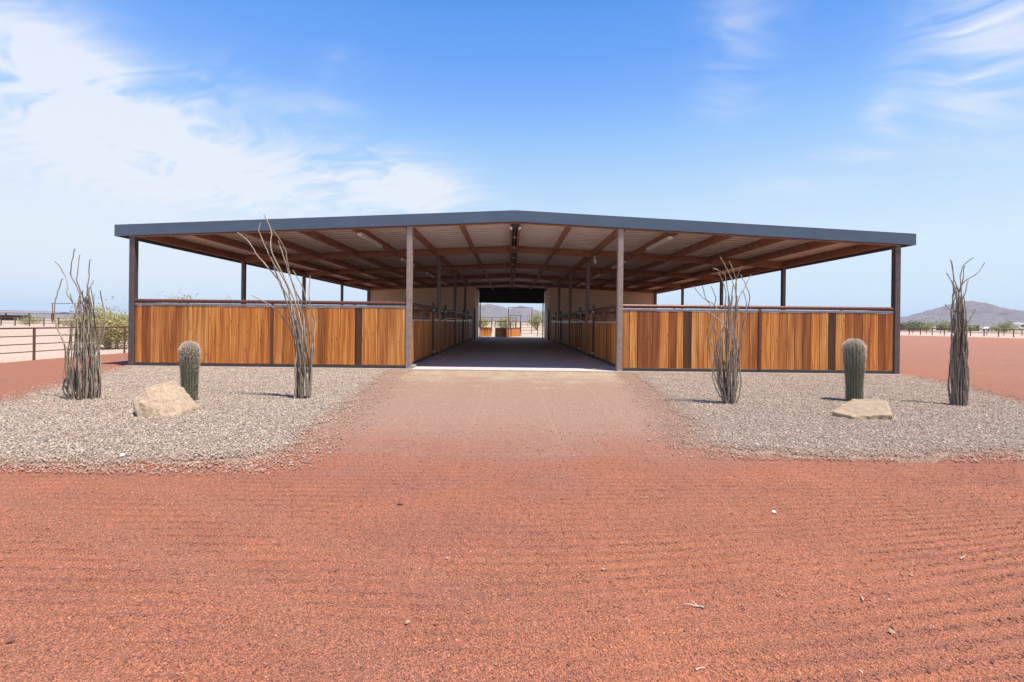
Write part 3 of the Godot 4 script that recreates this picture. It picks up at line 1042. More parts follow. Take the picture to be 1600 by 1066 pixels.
func stem(parent: Node, ctrl: Array, r0: float, r1: float, shade: float) -> void:
	var l := 0.0
	for i in ctrl.size() - 1:
		l += ctrl[i].distance_to(ctrl[i + 1])
	var n := clampi(int(l / 0.075), 8, 44)
	var p := curve(ctrl, n)
	var r := PackedFloat32Array()
	var wob := 0.0
	for i in p.size():
		var t := float(i) / n
		if i > 0:
			p[i] += Vector3(rng.randf_range(-1, 1), 0, rng.randf_range(-1, 1)) * 0.007
		r.append(lerpf(r0, r1, pow(t, 0.8)) * rng.randf_range(0.82, 1.2))
	var s := Shape.new()
	s.tint = Color(1, 1, 1) * shade
	s.tint.a = 1.0
	s.tube(p, r, 6)
	for i in s.c.size():
		var k := rng.randf_range(0.62, 1.18) * shade
		s.c[i] = Color(k, k, k)
	# spines and short spurs up the stem
	for i in int(l * 80.0):
		var f := rng.randf_range(0.03, 0.98) * n
		var k := int(f)
		var q := p[k].lerp(p[mini(k + 1, n)], f - k)
		var a := rng.randf() * TAU
		var d := Vector3(cos(a), rng.randf_range(0.1, 0.7), sin(a)).normalized()
		var e := Vector3(-d.z, 0, d.x).normalized() * 0.003
		var ln := r[k] + rng.randf_range(0.012, 0.032)
		s.tri(q - e, q + e, q + d * ln, d.cross(e))
	obj("stem", s, M["bark"], parent)

func ocotillo(label: String, at: Vector3, sd: int, fixed: Array, count: int, lean: Callable, spread: Array, base_r: float, top: Vector2, bunch := 1.0, rad := 0.019) -> void:
	rng.seed = sd
	var t := thing("ocotillo", label, "ocotillo", at, "bare ocotillos in the gravel beds")
	for f in fixed:
		var c := []
		for q in f:
			c.append(Vector3(q[0], q[1], q[2] if q.size() > 2 else rng.randf_range(-0.08, 0.08)))
		stem(t, c, rad * 0.78 * rng.randf_range(0.8, 1.05), 0.0075, rng.randf_range(0.75, 1.1))
	for i in count:
		var a := rng.randf() * TAU
		var k := sqrt(rng.randf())
		var top_h := rng.randf_range(top.x, top.y)
		if rng.randf() < 0.3:
			top_h *= rng.randf_range(0.6, 0.9)
		var c := []
		var steps := 6
		var drift := rng.randf_range(-0.5, 0.5)
		for j in steps + 1:
			var h := top_h * j / steps
			# spread: list of [height, radius]
			var rr: float = spread[-1][1]
			for q in spread.size() - 1:
				if h <= spread[q + 1][0]:
					rr = lerpf(spread[q][1], spread[q + 1][1], (h - spread[q][0]) / (spread[q + 1][0] - spread[q][0]))
					break
			var aa := a + drift * h * bunch
			var jit := 0.02 if j > 0 else 0.0
			c.append(Vector3(lean.call(h) + cos(aa) * rr * k + rng.randf_range(-jit, jit), h - 0.03 if j == 0 else h, sin(aa) * rr * k * 0.8 + rng.randf_range(-jit, jit)))
		stem(t, c, rad * 0.72 * rng.randf_range(0.7, 1.1), rng.randf_range(0.005, 0.009), rng.randf_range(0.4, 1.05))

func build_ocotillos() -> void:
	ocotillo("tall ragged grey ocotillo with wide base, leftmost plant in the gravel", Vector3(-7.65, 0.02, -8.3), 101, [
		[[-0.02, 0], [-0.05, 0.8], [-0.08, 1.6], [-0.16, 1.9], [-0.26, 2.2], [-0.25, 2.4], [-0.13, 2.7]],
		[[0.02, 0], [0.0, 0.9], [-0.05, 1.7], [-0.08, 2.1], [-0.07, 2.6]],
		[[0.06, 0], [0.06, 1.0], [0.02, 1.7], [0.02, 2.1], [0.07, 2.52]],
		[[0.1, 0], [0.12, 0.8], [0.07, 1.6], [0.1, 1.9], [0.14, 2.15]],
		[[-0.1, 0], [-0.14, 0.9], [-0.1, 1.5], [-0.22, 1.85], [-0.38, 2.2], [-0.47, 2.47]],
		[[-0.18, 0], [-0.25, 0.25], [-0.2, 0.6], [-0.34, 0.95], [-0.53, 1.4], [-0.52, 1.8], [-0.45, 2.17]],
		[[0.2, 0], [0.26, 0.4], [0.24, 1.0], [0.32, 1.45], [0.29, 1.75], [0.31, 1.96]],
		[[0.22, 0], [0.3, 0.3], [0.26, 0.75], [0.33, 1.1], [0.36, 1.35]],
		[[-0.2, 0], [-0.32, 0.35], [-0.34, 0.7], [-0.3, 1.0]],
		[[-0.16, 0], [-0.3, 0.2], [-0.33, 0.45], [-0.3, 0.75]],
		[[0.04, 0], [0.0, 1.2], [-0.12, 1.6], [-0.2, 1.9]]],
		40, func(h: float) -> float: return 0.02 - 0.01 * h, [[0.0, 0.25], [0.5, 0.29], [1.0, 0.25], [1.5, 0.20], [2.0, 0.12], [2.6, 0.08]], 0.25, Vector2(1.2, 2.1), 0.6, 0.021)
	ocotillo("sparse grey ocotillo curving left, standing before the left boarded wall", Vector3(-3.86, 0.02, -8.62), 102, [
		[[-0.12, 0], [-0.12, 0.5], [-0.1, 1.0], [-0.16, 1.5], [-0.34, 2.1], [-0.6, 2.6], [-0.85, 3.15], [-0.84, 3.28]],
		[[-0.05, 0], [-0.04, 0.6], [0.02, 1.1], [-0.12, 1.7], [-0.36, 2.3], [-0.58, 2.75], [-0.62, 3.1], [-0.78, 3.45]],
		[[-0.1, 0], [-0.1, 0.6], [-0.08, 1.1], [-0.2, 1.7], [-0.45, 2.2], [-0.85, 2.65], [-1.0, 2.9], [-1.25, 3.09]],
		[[0.0, 0], [-0.02, 0.6], [0.03, 1.2], [-0.1, 1.8], [-0.3, 2.4], [-0.38, 2.8], [-0.56, 3.14]],
		[[0.1, 0], [0.13, 0.6], [0.06, 1.2], [-0.05, 1.7], [-0.22, 2.2], [-0.35, 2.6], [-0.5, 2.95]],
		[[-0.1, 0], [-0.1, 0.7], [-0.2, 1.15], [-0.42, 1.5], [-0.6, 1.72], [-0.95, 1.92]],
		[[0.12, 0], [0.17, 0.5], [0.2, 1.0], [0.19, 1.4], [0.12, 1.85], [0.1, 2.31]],
		[[0.1, 0], [0.16, 0.4], [0.14, 0.9], [0.1, 1.5], [0.0, 2.0], [-0.2, 2.4]],
		[[0.05, 0], [0.13, 0.5], [0.18, 0.9], [0.22, 1.2], [0.2, 1.5]],
		[[-0.03, 0], [-0.06, 0.6], [-0.04, 1.2], [-0.2, 1.65], [-0.3, 1.95]]],
		9, func(h: float) -> float: return 0.03 + 0.02 * h - 0.1 * h * h, [[0.0, 0.14], [0.6, 0.14], [1.2, 0.12], [2.0, 0.13], [3.0, 0.18]], 0.14, Vector2(1.5, 2.7), 0.4, 0.027)
	ocotillo("vase shaped brown ocotillo with many curling wands before the right boarded wall", Vector3(4.08, 0.02, -8.52), 103, [
		[[-0.02, 0], [0.0, 0.8], [0.05, 1.5], [0.05, 2.0], [-0.05, 2.4], [-0.25, 2.71]],
		[[0.02, 0], [0.04, 0.8], [0.1, 1.6], [0.05, 2.1], [0.06, 2.35], [-0.07, 2.64]],
		[[-0.05, 0], [-0.08, 0.9], [-0.02, 1.6], [-0.06, 2.2], [-0.16, 2.42], [-0.35, 2.51]],
		[[0.06, 0], [0.1, 0.9], [0.08, 1.7], [0.1, 2.2], [0.16, 2.55]],
		[[0.05, 0], [0.1, 0.8], [0.06, 1.6], [0.12, 1.95], [0.24, 2.15], [0.38, 2.4]],
		[[-0.06, 0], [-0.2, 0.35], [-0.34, 0.7], [-0.4, 1.2], [-0.28, 1.75], [-0.5, 1.95], [-0.7, 2.18]],
		[[-0.08, 0], [-0.24, 0.4], [-0.3, 0.9], [-0.42, 1.3], [-0.4, 1.75], [-0.45, 1.95], [-0.54, 2.18]],
		[[-0.04, 0], [-0.15, 0.5], [-0.25, 1.1], [-0.3, 1.7], [-0.27, 1.95], [-0.4, 2.18]],
		[[0.1, 0], [0.18, 0.4], [0.16, 0.9], [0.24, 1.4], [0.3, 1.9], [0.27, 2.1], [0.16, 2.4]],
		[[-0.05, 0], [-0.18, 0.5], [-0.22, 1.0], [-0.12, 1.5], [-0.1, 2.1], [-0.25, 2.4]],
		[[-0.1, 0.02], [-0.3, 0.5], [-0.2, 1.2], [-0.05, 1.6], [0.02, 2.2]],
		[[0.08, 0], [0.16, 0.7], [0.18, 1.3], [0.26, 1.8], [0.24, 2.1]],
		[[-0.45, 1.7, 0.05], [-0.25, 1.55, 0.08], [-0.1, 1.35, 0.1], [0.0, 1.2, 0.1]]],
		34, func(h: float) -> float: return -0.02 - 0.03 * h + 0.012 * h * h, [[0.0, 0.11], [0.35, 0.18], [0.8, 0.25], [1.4, 0.28], [2.2, 0.26]], 0.11, Vector2(1.0, 2.1), 0.9, 0.016)
	ocotillo("tightly bundled straight ocotillo, rightmost plant in the gravel", Vector3(8.42, 0.02, -8.66), 104, [
		[[-0.02, 0], [-0.06, 0.9], [-0.04, 1.9], [-0.03, 2.4], [-0.12, 2.75]],
		[[-0.05, 0], [-0.08, 0.9], [-0.07, 1.8], [-0.06, 2.4], [-0.17, 2.71]],
		[[0.02, 0], [0.03, 0.9], [0.0, 1.9], [0.0, 2.45], [0.08, 2.66], [0.17, 2.77]],
		[[0.05, 0], [0.07, 0.9], [0.04, 1.9], [0.06, 2.3], [0.22, 2.45], [0.32, 2.56], [0.40, 2.68]],
		[[-0.05, 0], [-0.1, 1.0], [-0.08, 1.8], [-0.1, 2.2], [-0.2, 2.5]],
		[[0.04, 0], [0.08, 1.0], [0.06, 1.9], [0.08, 2.1], [0.18, 2.36]],
		[[-0.08, 0], [-0.12, 1.0], [-0.09, 1.8], [-0.12, 2.1], [-0.2, 2.34]],
		[[0.0, 0], [0.02, 1.0], [0.0, 2.0], [0.05, 2.62]],
		[[0.06, 0], [0.1, 1.0], [0.08, 1.5], [0.12, 1.55], [0.24, 1.82]],
		[[-0.08, 0], [-0.13, 1.0], [-0.12, 1.6], [-0.2, 1.9]],
		[[0.1, 0], [0.17, 0.5], [0.18, 0.9], [0.12, 1.2]],
		[[0.1, 0], [0.13, 0.05], [0.18, 0.25]]],
		42, func(h: float) -> float: return 0.0, [[0.0, 0.14], [0.4, 0.165], [1.0, 0.135], [1.6, 0.11], [2.4, 0.085]], 0.14, Vector2(1.6, 2.35), 0.35, 0.017)

func cactus(label: String, at: Vector3, r: float, h: float, sd: int, flare: float) -> void:
	rng.seed = sd
	var t := thing("barrel_cactus", label, "cactus", at, "columnar cacti beside the boulders")
	var ribs := 20
	var nu := ribs * 4 + 1
	var nv := 44
	var pts := PackedVector3Array()
	var lean := rng.randf_range(-0.03, 0.03)
	var rad := func(y: float) -> float:
		var k := y / h
		var b := r * lerpf(0.9, 1.0 + flare, smoothstep(0.2, 0.8, k))
		if k > 0.86:
			b *= sqrt(maxf(0.0, 1.0 - pow((k - 0.86) / 0.14, 2.0)))
		return b
	for j in nv:
		var y: float = h * (float(j) / (nv - 1))
		if j > nv - 10:
			y = h * (0.86 + 0.14 * sin(PI / 2 * (j - (nv - 10)) / 9.0))
		else:
			y = h * 0.86 * j / (nv - 10.0)
		for i in nu:
			var a := TAU * i / (nu - 1)
			var cr := cos(a * ribs)
			var rr: float = rad.call(y) * (1.0 + 0.10 * (cr if cr > 0 else cr * 0.9))
			pts.append(Vector3(cos(a) * rr + lean * y, y - 0.02, sin(a) * rr))
	var s := Shape.new()
	# radial sheet: normals checked against the outward direction
	for j in nv:
		for i in nu:
			var p := pts[j * nu + i]
			var ia := (i - 1 + nu - 1) % (nu - 1)
			var ib := (i + 1) % (nu - 1)
			var nn := (pts[j * nu + ib] - pts[j * nu + ia]).cross(pts[mini(j + 1, nv - 1) * nu + i] - pts[maxi(j - 1, 0) * nu + i]).normalized()
			if nn.dot(Vector3(p.x, 0.2 if j > nv - 6 else 0.0, p.z)) < 0.0:
				nn = -nn
			var k := p.y / h
			var crest := 1.0 if i % 4 == 0 else 0.0
			s.tint = Color(0.14, 0.165, 0.075).lerp(Color(0.26, 0.27, 0.14), crest).lerp(Color(0.22, 0.20, 0.13), clampf(0.5 + n_mid.get_noise_2d(p.x * 9.0 + sd, p.y * 5.0), 0, 1) * 0.7)
			s.tint.a = 1.0
			s.pt(p, nn)
	for j in nv - 1:
		for i in nu - 1:
			var a := j * nu + i
			s.face(a, a + 1, a + nu + 1, s.n[a])
			s.face(a, a + nu + 1, a + nu, s.n[a])
	obj("trunk", s, M["tinted"], t)
	s = Shape.new()
	for k in ribs:
		var y := 0.05
		while y < h * 0.995:
			var a := TAU * k / ribs
			var rr: float = rad.call(y) * 1.09
			var base := Vector3(cos(a) * rr + lean * y, y - 0.02, sin(a) * rr)
			var high := smoothstep(0.45, 0.9, y / h)
			var out := Vector3(cos(a), 0.15 + 1.6 * pow(maxf(0.0, (y / h - 0.84) / 0.16), 2.0), sin(a)).normalized()
			for q in 17:
				var d := (out + Vector3(rng.randf_range(-1, 1), rng.randf_range(-1, 1), rng.randf_range(-1, 1)) * 0.85).normalized()
				var e := d.cross(Vector3(rng.randf_range(-1, 1), 1, rng.randf_range(-1, 1))).normalized() * lerpf(0.0020, 0.0030, high)
				s.tint = Color(0.42, 0.37, 0.30).lerp(Color(0.80, 0.70, 0.60), high * rng.randf_range(0.7, 1.0)) * rng.randf_range(0.7, 1.1)
				s.tint.a = 1.0
				s.tri(base - e, base + e, base + d * rng.randf_range(0.022, 0.048) * (1.0 + 0.3 * high), d.cross(e))
			y += 0.021 if y < h * 0.86 else 0.011
	var sp := obj("spines", s, M["tinted"], t)
	sp.set_meta("kind", "stuff")

func boulder(label: String, at: Vector3, planes: Array, sd: int, rough: float) -> void:
	var f := noise(sd, 2.6, FastNoiseLite.TYPE_SIMPLEX_SMOOTH, 5)
	var s := Shape.new()
	var nu := 121
	var nv := 61
	var pts := PackedVector3Array()
	for j in nv:
		var e := PI * (j / (nv - 1.0)) - PI / 2
		for i in nu:
			var a := TAU * (i % (nu - 1)) / (nu - 1)
			var d := Vector3(cos(a) * cos(e), sin(e), sin(a) * cos(e))
			var r := 10.0
			var sum := 0.0
			for p in planes:
				var nn: Vector3 = p[0].normalized()
				var k := d.dot(nn)
				if k > 0.02:
					sum += exp(-150.0 * (p[1] / k))
			r = -log(sum) / 150.0
			r *= 1.0 + rough * f.get_noise_3dv(d * 1.1) + rough * 0.4 * f.get_noise_3dv(d * 3.4 + Vector3(5, 0, 0)) - rough * 0.5 * maxf(0.0, f.get_noise_3dv(d * 2.2 + Vector3(0, 9, 0)) - 0.15)
			pts.append(d * r)
	var cols := PackedColorArray()
	for j in nv:
		for i in nu:
			var p := pts[j * nu + i]
			var ia := (i - 1 + nu - 1) % (nu - 1)
			var ib := (i + 1) % (nu - 1)
			var nn := (pts[j * nu + ib] - pts[j * nu + ia]).cross(pts[mini(j + 1, nv - 1) * nu + i] - pts[maxi(j - 1, 0) * nu + i]).normalized()
			if nn.dot(p) < 0.0:
				nn = -nn
			if nn == Vector3.ZERO:
				nn = p.normalized()
			s.pt(p, nn)
	for j in nv - 1:
		for i in nu - 1:
			var a := j * nu + i
			s.face(a, a + 1, a + nu + 1, s.n[a])
			s.face(a, a + nu + 1, a + nu, s.n[a])
	var o := obj("boulder", s, M["sandstone"])
	o.position = at
	tag(o, label, "boulder")

func bush(called: String, label: String, category: String, at: Vector3, h: float, w: float, leaves: int, leaf: float, tone: Color, sd: int, group: String, stems := 9) -> void:
	rng.seed = sd
	var t := thing(called, label, category, at, group)
	var s := Shape.new()
	s.tint = Color(0.9, 0.85, 0.8)
	var tips := []
	for i in stems:
		var a := rng.randf() * TAU
		var k := rng.randf_range(0.25, 1.0)
		var e := Vector3(cos(a) * w * 0.42 * k, h * rng.randf_range(0.6, 0.97) * (1.1 - 0.35 * k), sin(a) * w * 0.42 * k)
		var m := e * 0.45 + Vector3(rng.randf_range(-1, 1) * w * 0.05, 0, rng.randf_range(-1, 1) * w * 0.05)
		s.tube(curve([Vector3(cos(a) * 0.05 * w, -0.05, sin(a) * 0.05 * w), m, e], 5), PackedFloat32Array([0.016 * h, 0.012 * h, 0.010 * h, 0.008 * h, 0.006 * h, 0.003 * h]), 5, false)
		tips.append(e)
		for q in 5:
			var b := m.lerp(e, rng.randf_range(0.0, 0.9))
			var x := b + Vector3(rng.randf_range(-1, 1) * w * 0.2, rng.randf_range(-0.03, 0.22) * h, rng.randf_range(-1, 1) * w * 0.2)
			s.tube(PackedVector3Array([b, b.lerp(x, 0.5) + Vector3(0, 0.02 * h, 0), x]), PackedFloat32Array([0.005 * h, 0.004 * h, 0.002 * h]), 4, false)
			tips.append(x)
	obj("branches", s, M["bark"], t)
	var l := Shape.new()
	l.quad(Vector3(-0.5, 0, -0.22), Vector3(0.5, 0, -0.22), Vector3(0.5, 0.08, 0.22), Vector3(-0.5, 0.05, 0.22), Vector3.UP)
	var xf: Array[Transform3D] = []
	var cc := PackedColorArray()
	for i in leaves:
		var c: Vector3 = tips[rng.randi() % tips.size()]
		var p := c * lerpf(0.3, 1.0, sqrt(rng.randf())) + Vector3(rng.randfn(), rng.randfn() * 0.8, rng.randfn()) * 0.085 * w
		if p.y < 0.04 * h:
			continue
		xf.append(Transform3D(Basis.from_euler(Vector3(rng.randf() * TAU, rng.randf() * TAU, rng.randf() * TAU)).scaled(Vector3.ONE * leaf * rng.randf_range(0.6, 1.3)), p))
		var g := tone * rng.randf_range(0.7, 1.35)
		g.a = 1.0
		cc.append(g)
	scatter("foliage", l.mesh(), M["leaf"], xf, cc, t)

func build_plants() -> void:
	var lm := mat("leaf", Color.WHITE, 0.8)
	lm.vertex_color_use_as_albedo = true
	lm.backlight_enabled = true
	lm.backlight = Color(0.4, 0.4, 0.4)
	var yel := Color(0.42, 0.38, 0.17)
	var g := "pale green desert shrubs beyond the left fence"
	bush("palo_verde", "large yellow green palo verde right behind the left fence", "bush", Vector3(-19.6, -0.05, -22.8), 2.3, 3.6, 12000, 0.065, yel, 201, g, 13)
	bush("palo_verde", "palo verde with twiggy bare top, half behind the barn corner post", "bush", Vector3(-19.0, -0.05, -26.2), 3.0, 3.6, 8500, 0.065, yel * 0.95, 202, g, 12)
	bush("desert_shrub", "small straggly green shrub out on the sand left of the leftmost ocotillo", "bush", Vector3(-34.8, -0.05, -39.0), 1.9, 3.4, 2600, 0.10, Color(0.28, 0.26, 0.11), 203, g, 10)
	bush("desert_shrub", "thin twiggy shrub behind the leftmost ocotillo", "bush", Vector3(-31.0, -0.05, -36.5), 1.5, 2.8, 1300, 0.09, Color(0.25, 0.24, 0.11), 204, g, 9)
	bush("desert_shrub", "low dry shrub beside the palo verde", "bush", Vector3(-23.4, -0.05, -26.5), 1.7, 3.0, 1600, 0.09, Color(0.30, 0.27, 0.13), 205, g, 9)
	bush("desert_shrub", "single twiggy shrub top showing above the left boarded wall", "bush", Vector3(-26.6, -0.05, -43.5), 3.8, 3.0, 700, 0.08, Color(0.26, 0.25, 0.12), 206, g, 7)
	rng.seed = 77
	var fl := [[-101, 98, "farthest left of the desert shrubs, in front of the long shed"], [-88, 84, "low shrub right beside the brown corral fence"], [-72, 76, "wide shrub just right of the brown corral fence"], [-93, 104, "shrub behind the left end of the pipe entrance frame"], [-60, 68, "shrub between the corral fence and the leftmost ocotillo"], [-84, 100, "shrub far behind the leftmost ocotillo"]]
	for i in fl.size():
		rng.seed = 770 + i
		bush("desert_shrub", fl[i][2], "bush", Vector3(fl[i][0], -0.05, -fl[i][1]), rng.randf_range(1.2, 2.0), rng.randf_range(3.0, 5.0), 600, 0.17, Color(0.33, 0.33, 0.17) * rng.randf_range(0.85, 1.15), 300 + i, "far shrubs left of the barn", 7)
	var r := [[126, 145, 3.6, 8, "dark green mesquite tree nearest the barn, right of it in the distance"], [135, 150, 3.9, 9, "pale green tree second from the barn on the right horizon"], [141, 148, 4.2, 8, "broad pale green tree just left of the bundled ocotillo"], [150, 152, 2.9, 9, "low green tree behind the bundled ocotillo"], [156, 146, 3.7, 8, "pale tree just right of the bundled ocotillo"], [171, 150, 3.1, 10, "low olive tree left of the white car on the horizon"], [170, 160, 2.6, 7, "small tree right behind the white car"], [178, 152, 3.2, 9, "olive tree between the white car and the trailer"], [199, 176, 4.4, 9, "green tree behind the white trailer"]]
	for i in r.size():
		bush("mesquite_tree", r[i][4], "tree", Vector3(r[i][0], -0.05, -r[i][1]), r[i][2], r[i][3], 700, 0.34, (Color(0.27, 0.32, 0.13) if i != 0 else Color(0.13, 0.20, 0.09)), 320 + i, "trees on the right horizon", 9)
	var dn := [[-6.2, 100, 3.1, 5.0, "pale green tree seen through the aisle, left of the pipe frame"], [-0.6, 92, 2.6, 6.5, "low dark green tree seen through the aisle, behind the wooden pen"], [5.6, 95, 4.0, 5.0, "tall pale green tree seen through the aisle, right of the wooden pen"], [9.3, 105, 2.4, 6.0, "low shrub seen at the right end of the aisle opening"]]
	for i in dn.size():
		bush("palo_verde", dn[i][4], "tree", Vector3(dn[i][0], -0.05, -dn[i][1]), dn[i][2], dn[i][3], 1300, 0.22, Color(0.34, 0.36, 0.15), 340 + i, "trees seen through the aisle", 9)

# ---------------------------------------------------------------- fences and far things
func pipe_fence(called: String, label: String, a: Vector3, b: Vector3, gap: float, rails: Array, h: float, r: float, thin := true) -> void:
	var t := thing(called, label, "fence", a)
	var n := int(round(a.distance_to(b) / gap))
	var d := (b - a) / n
	var s: Shape
	for i in n + 1:
		s = Shape.new()
		s.rod(d * i + Vector3(0, -0.06, 0), d * i + Vector3(0, h + 0.02, 0), r * 1.35, 8)
		obj("post", s, M["fence pipe"], t)
		if thin and i < n:
			s = Shape.new()
			s.rod(d * (i + 0.5) + Vector3(0, rails[-1], 0), d * (i + 0.5) + Vector3(0, rails[1], 0), r * 0.5, 6)
			obj("stay", s, M["fence pipe"], t)
	for y in rails:
		s = Shape.new()
		s.rod(Vector3(0, y, 0), b - a + Vector3(0, y, 0), r if y == rails[0] else r * 0.62, 8)
		obj("rail", s, M["fence pipe"], t)

func build_far() -> void:
	pipe_fence("pipe_fence", "rusty four rail pipe fence along the red track left of the barn", Vector3(-16.3, 0, -8.4), Vector3(-16.3, 0, -34.4), 3.72, [1.10, 0.83, 0.56, 0.30], 1.10, 0.028)
	var d := Vector3(6.3, 0, 16.5).normalized()
	pipe_fence("pipe_fence", "dark pipe fence along the far edge of the red yard, right of the barn", Vector3(78.3, 0, -80.9) - d * 30.6, Vector3(78.3, 0, -80.9) + d * 14.4, 1.8, [1.15, 0.62], 1.25, 0.055, false)
	pipe_fence("pipe_fence", "second thinner pipe fence behind the far right fence", Vector3(92.0, 0, -84.0) - d * 40.0, Vector3(92.0, 0, -84.0) + d * 20.0, 2.4, [1.2, 0.75, 0.35], 1.3, 0.04, false)
	# shed row far left
	var t := thing("shade_shed", "long low brown roofed livestock shed far left beyond the fence", "shed", Vector3(-230.0, 0, -190.0))
	var s := Shape.new()
	s.extrude(PackedVector2Array([Vector2(-5, 2.95), Vector2(0, 3.45), Vector2(5, 2.95), Vector2(5, 2.75), Vector2(0, 3.2), Vector2(-5, 2.75)]), Vector3(-60, 0, 0), Vector3(47, 0, 0), Vector3.UP)
	obj("roof", s, M["shed roof"], t)
	for i in 12:
		for z in [-4.5, 4.5]:
			s = Shape.new()
			s.bar(Vector3(-59 + i * 9.6, -0.06, z), Vector3(-59 + i * 9.6, 2.8, z), 0.25, 0.25, 0.02, Vector3.BACK)
			obj("post", s, M["dark steel"], t)
	s = Shape.new()
	s.box(Vector3(-59, -0.06, -4.9), Vector3(28, 1.9, -4.6))
	obj("back_wall", s, M["dark steel"], t)
	pipe_fence("pipe_fence", "brown corral fence far left in front of the shed", Vector3(-95.0, 0, -78.0), Vector3(-68.0, 0, -72.0), 3.0, [1.3, 0.8, 0.4], 1.35, 0.06, false)
	# ranch entrance frame
	t = thing("entrance_frame", "tall thin pipe entrance frame far left behind the leftmost ocotillo", "gate", Vector3(-109.0, 0, -110.0))
	s = Shape.new()
	s.rod(Vector3(-0.3, 4.65, 0), Vector3(7.0, 4.65, 0), 0.07)
	obj("crossbar", s, M["fence pipe"], t)
	for x in [0.0, 6.7]:
		s = Shape.new()
		s.rod(Vector3(x, -0.06, 0), Vector3(x, 4.6, 0), 0.09)
		obj("post", s, M["fence pipe"], t)
	# low dark barn far right
	t = thing("far_shed", "low dark roofed shed on the horizon right of the barn corner", "shed", Vector3(150.0, 0, -178.0))
	s = Shape.new()
	s.extrude(PackedVector2Array([Vector2(-4, 2.4), Vector2(0, 3.0), Vector2(4, 2.4)]), Vector3(-8, 0, 0), Vector3(9, 0, 0), Vector3.UP)
	obj("roof", s, M["dark steel"], t)
	s = Shape.new()
	s.box(Vector3(-7.5, -0.06, -3.5), Vector3(8.5, 2.4, 3.5))
	obj("wall", s, M["rail"], t)
	t = thing("far_shed", "low grey roofed shed on the horizon right of the bundled ocotillo", "shed", Vector3(184.0, 0, -190.0))
	s = Shape.new()
	s.extrude(PackedVector2Array([Vector2(-4, 2.2), Vector2(0, 2.8), Vector2(4, 2.2)]), Vector3(-6, 0, 0), Vector3(6, 0, 0), Vector3.UP)
	obj("roof", s, M["channel"], t)
	s = Shape.new()
	s.box(Vector3(-5.5, -0.06, -3.5), Vector3(5.5, 2.2, 3.5))
	obj("wall", s, M["dark steel"], t)
	# travel trailer and car
	t = thing("travel_trailer", "white travel trailer parked on the right horizon at the edge", "trailer", Vector3(187.5, 0, -168.0))
	s = Shape.new()
	s.extrude(PackedVector2Array([Vector2(-3.3, 0.6), Vector2(-3.6, 1.2), Vector2(-3.3, 2.9), Vector2(-2.9, 3.15), Vector2(3.2, 3.15), Vector2(3.5, 2.9), Vector2(3.5, 0.6)]), Vector3(0, 0.1, 1.2), Vector3(0, 0.1, -1.2), Vector3.UP)
	obj("body", s, M["white paint"], t)
	for x in [-2.4, -0.7, 2.3]:
		s = Shape.new()
		s.box(Vector3(x - 0.55, 1.75, 1.19), Vector3(x + 0.55, 2.55, 1.225))
		obj("window", s, M["glass"], t)
	s = Shape.new()
	s.box(Vector3(0.5, 0.75, 1.19), Vector3(1.2, 2.65, 1.23))
	obj("door", s, M["channel"], t)
	for x in [-0.5, 0.5]:
		s = Shape.new()
		s.rod(Vector3(x, 0.33, 1.25), Vector3(x, 0.33, 0.95), 0.38, 14)
		obj("wheel", s, M["black"], t)
	t = thing("car", "small white car parked on the right horizon, left of the trailer", "car", Vector3(172.5, 0, -166.0))
	s = Shape.new()
	s.extrude(PackedVector2Array([Vector2(-2.2, 0.35), Vector2(-2.2, 0.9), Vector2(-1.2, 1.05), Vector2(-0.5, 1.62), Vector2(0.9, 1.62), Vector2(1.6, 1.1), Vector2(2.2, 1.0), Vector2(2.2, 0.35)]), Vector3(0, 0, 0.85), Vector3(0, 0, -0.85), Vector3.UP)
	obj("body", s, M["white paint"], t)
	s = Shape.new()
	s.extrude(PackedVector2Array([Vector2(-0.9, 1.08), Vector2(-0.4, 1.52), Vector2(0.8, 1.52), Vector2(1.3, 1.1)]), Vector3(0, 0, 0.87), Vector3(0, 0, -0.87), Vector3.UP)
	obj("window", s, M["glass"], t)
	for x in [-1.35, 1.35]:
		for z in [-0.8, 0.8]:
			s = Shape.new()
			s.rod(Vector3(x, 0.27, z - 0.1), Vector3(x, 0.27, z + 0.1), 0.33, 14)
			obj("wheel", s, M["black"], t)
	# pens behind the barn, seen through the aisle
	rng.seed = 640
	var pens := [[Vector3(-2.95, 0, -46.3), Vector3(-1.85, 0, -46.3), "plain boarded pen wall with pipe top, left in the aisle opening"], [Vector3(-1.45, 0, -44.9), Vector3(-0.42, 0, -44.9), "boarded end of the pen in the middle of the aisle opening"], [Vector3(-0.42, 0, -45.0), Vector3(1.05, 0, -48.4), "boarded side of the pen receding to the right in the aisle opening"]]
	for p in pens:
		var a: Vector3 = p[0]
		var b: Vector3 = p[1]
		t = thing("pen_wall", p[2], "wall", (a + b) / 2)
		var len := a.distance_to(b)
		t.rotation.y = atan2(-(b - a).z, (b - a).x)
		boards(t, Vector3(-len / 2, 0, 0), Vector3(len / 2, 0, 0), -0.02, 0.84, Vector3.BACK)
		s = Shape.new()
		s.box(Vector3(-len / 2, 0.842, -0.05), Vector3(len / 2, 0.92, 0.05))
		obj("cap", s, M["rail"], t)
		s = Shape.new()
		s.rod(Vector3(-len / 2, 1.52, 0), Vector3(len / 2, 1.52, 0), 0.04)
		obj("top_rail", s, M["rail"], t)
		var n := 3 if len > 2.0 else 2
		for i in n + 1:
			s = Shape.new()
			var x := -len / 2 + len * i / n
			s.rod(Vector3(x, 0.921, 0), Vector3(x, 1.50, 0), 0.032)
			obj("upright", s, M["rail"], t)
	pipe_fence("pipe_fence", "five rail pipe fence right of the boarded pen in the aisle opening", Vector3(1.15, 0, -48.5), Vector3(4.6, 0, -47.6), 1.72, [1.5, 1.2, 0.9, 0.6, 0.3], 1.5, 0.03, false)
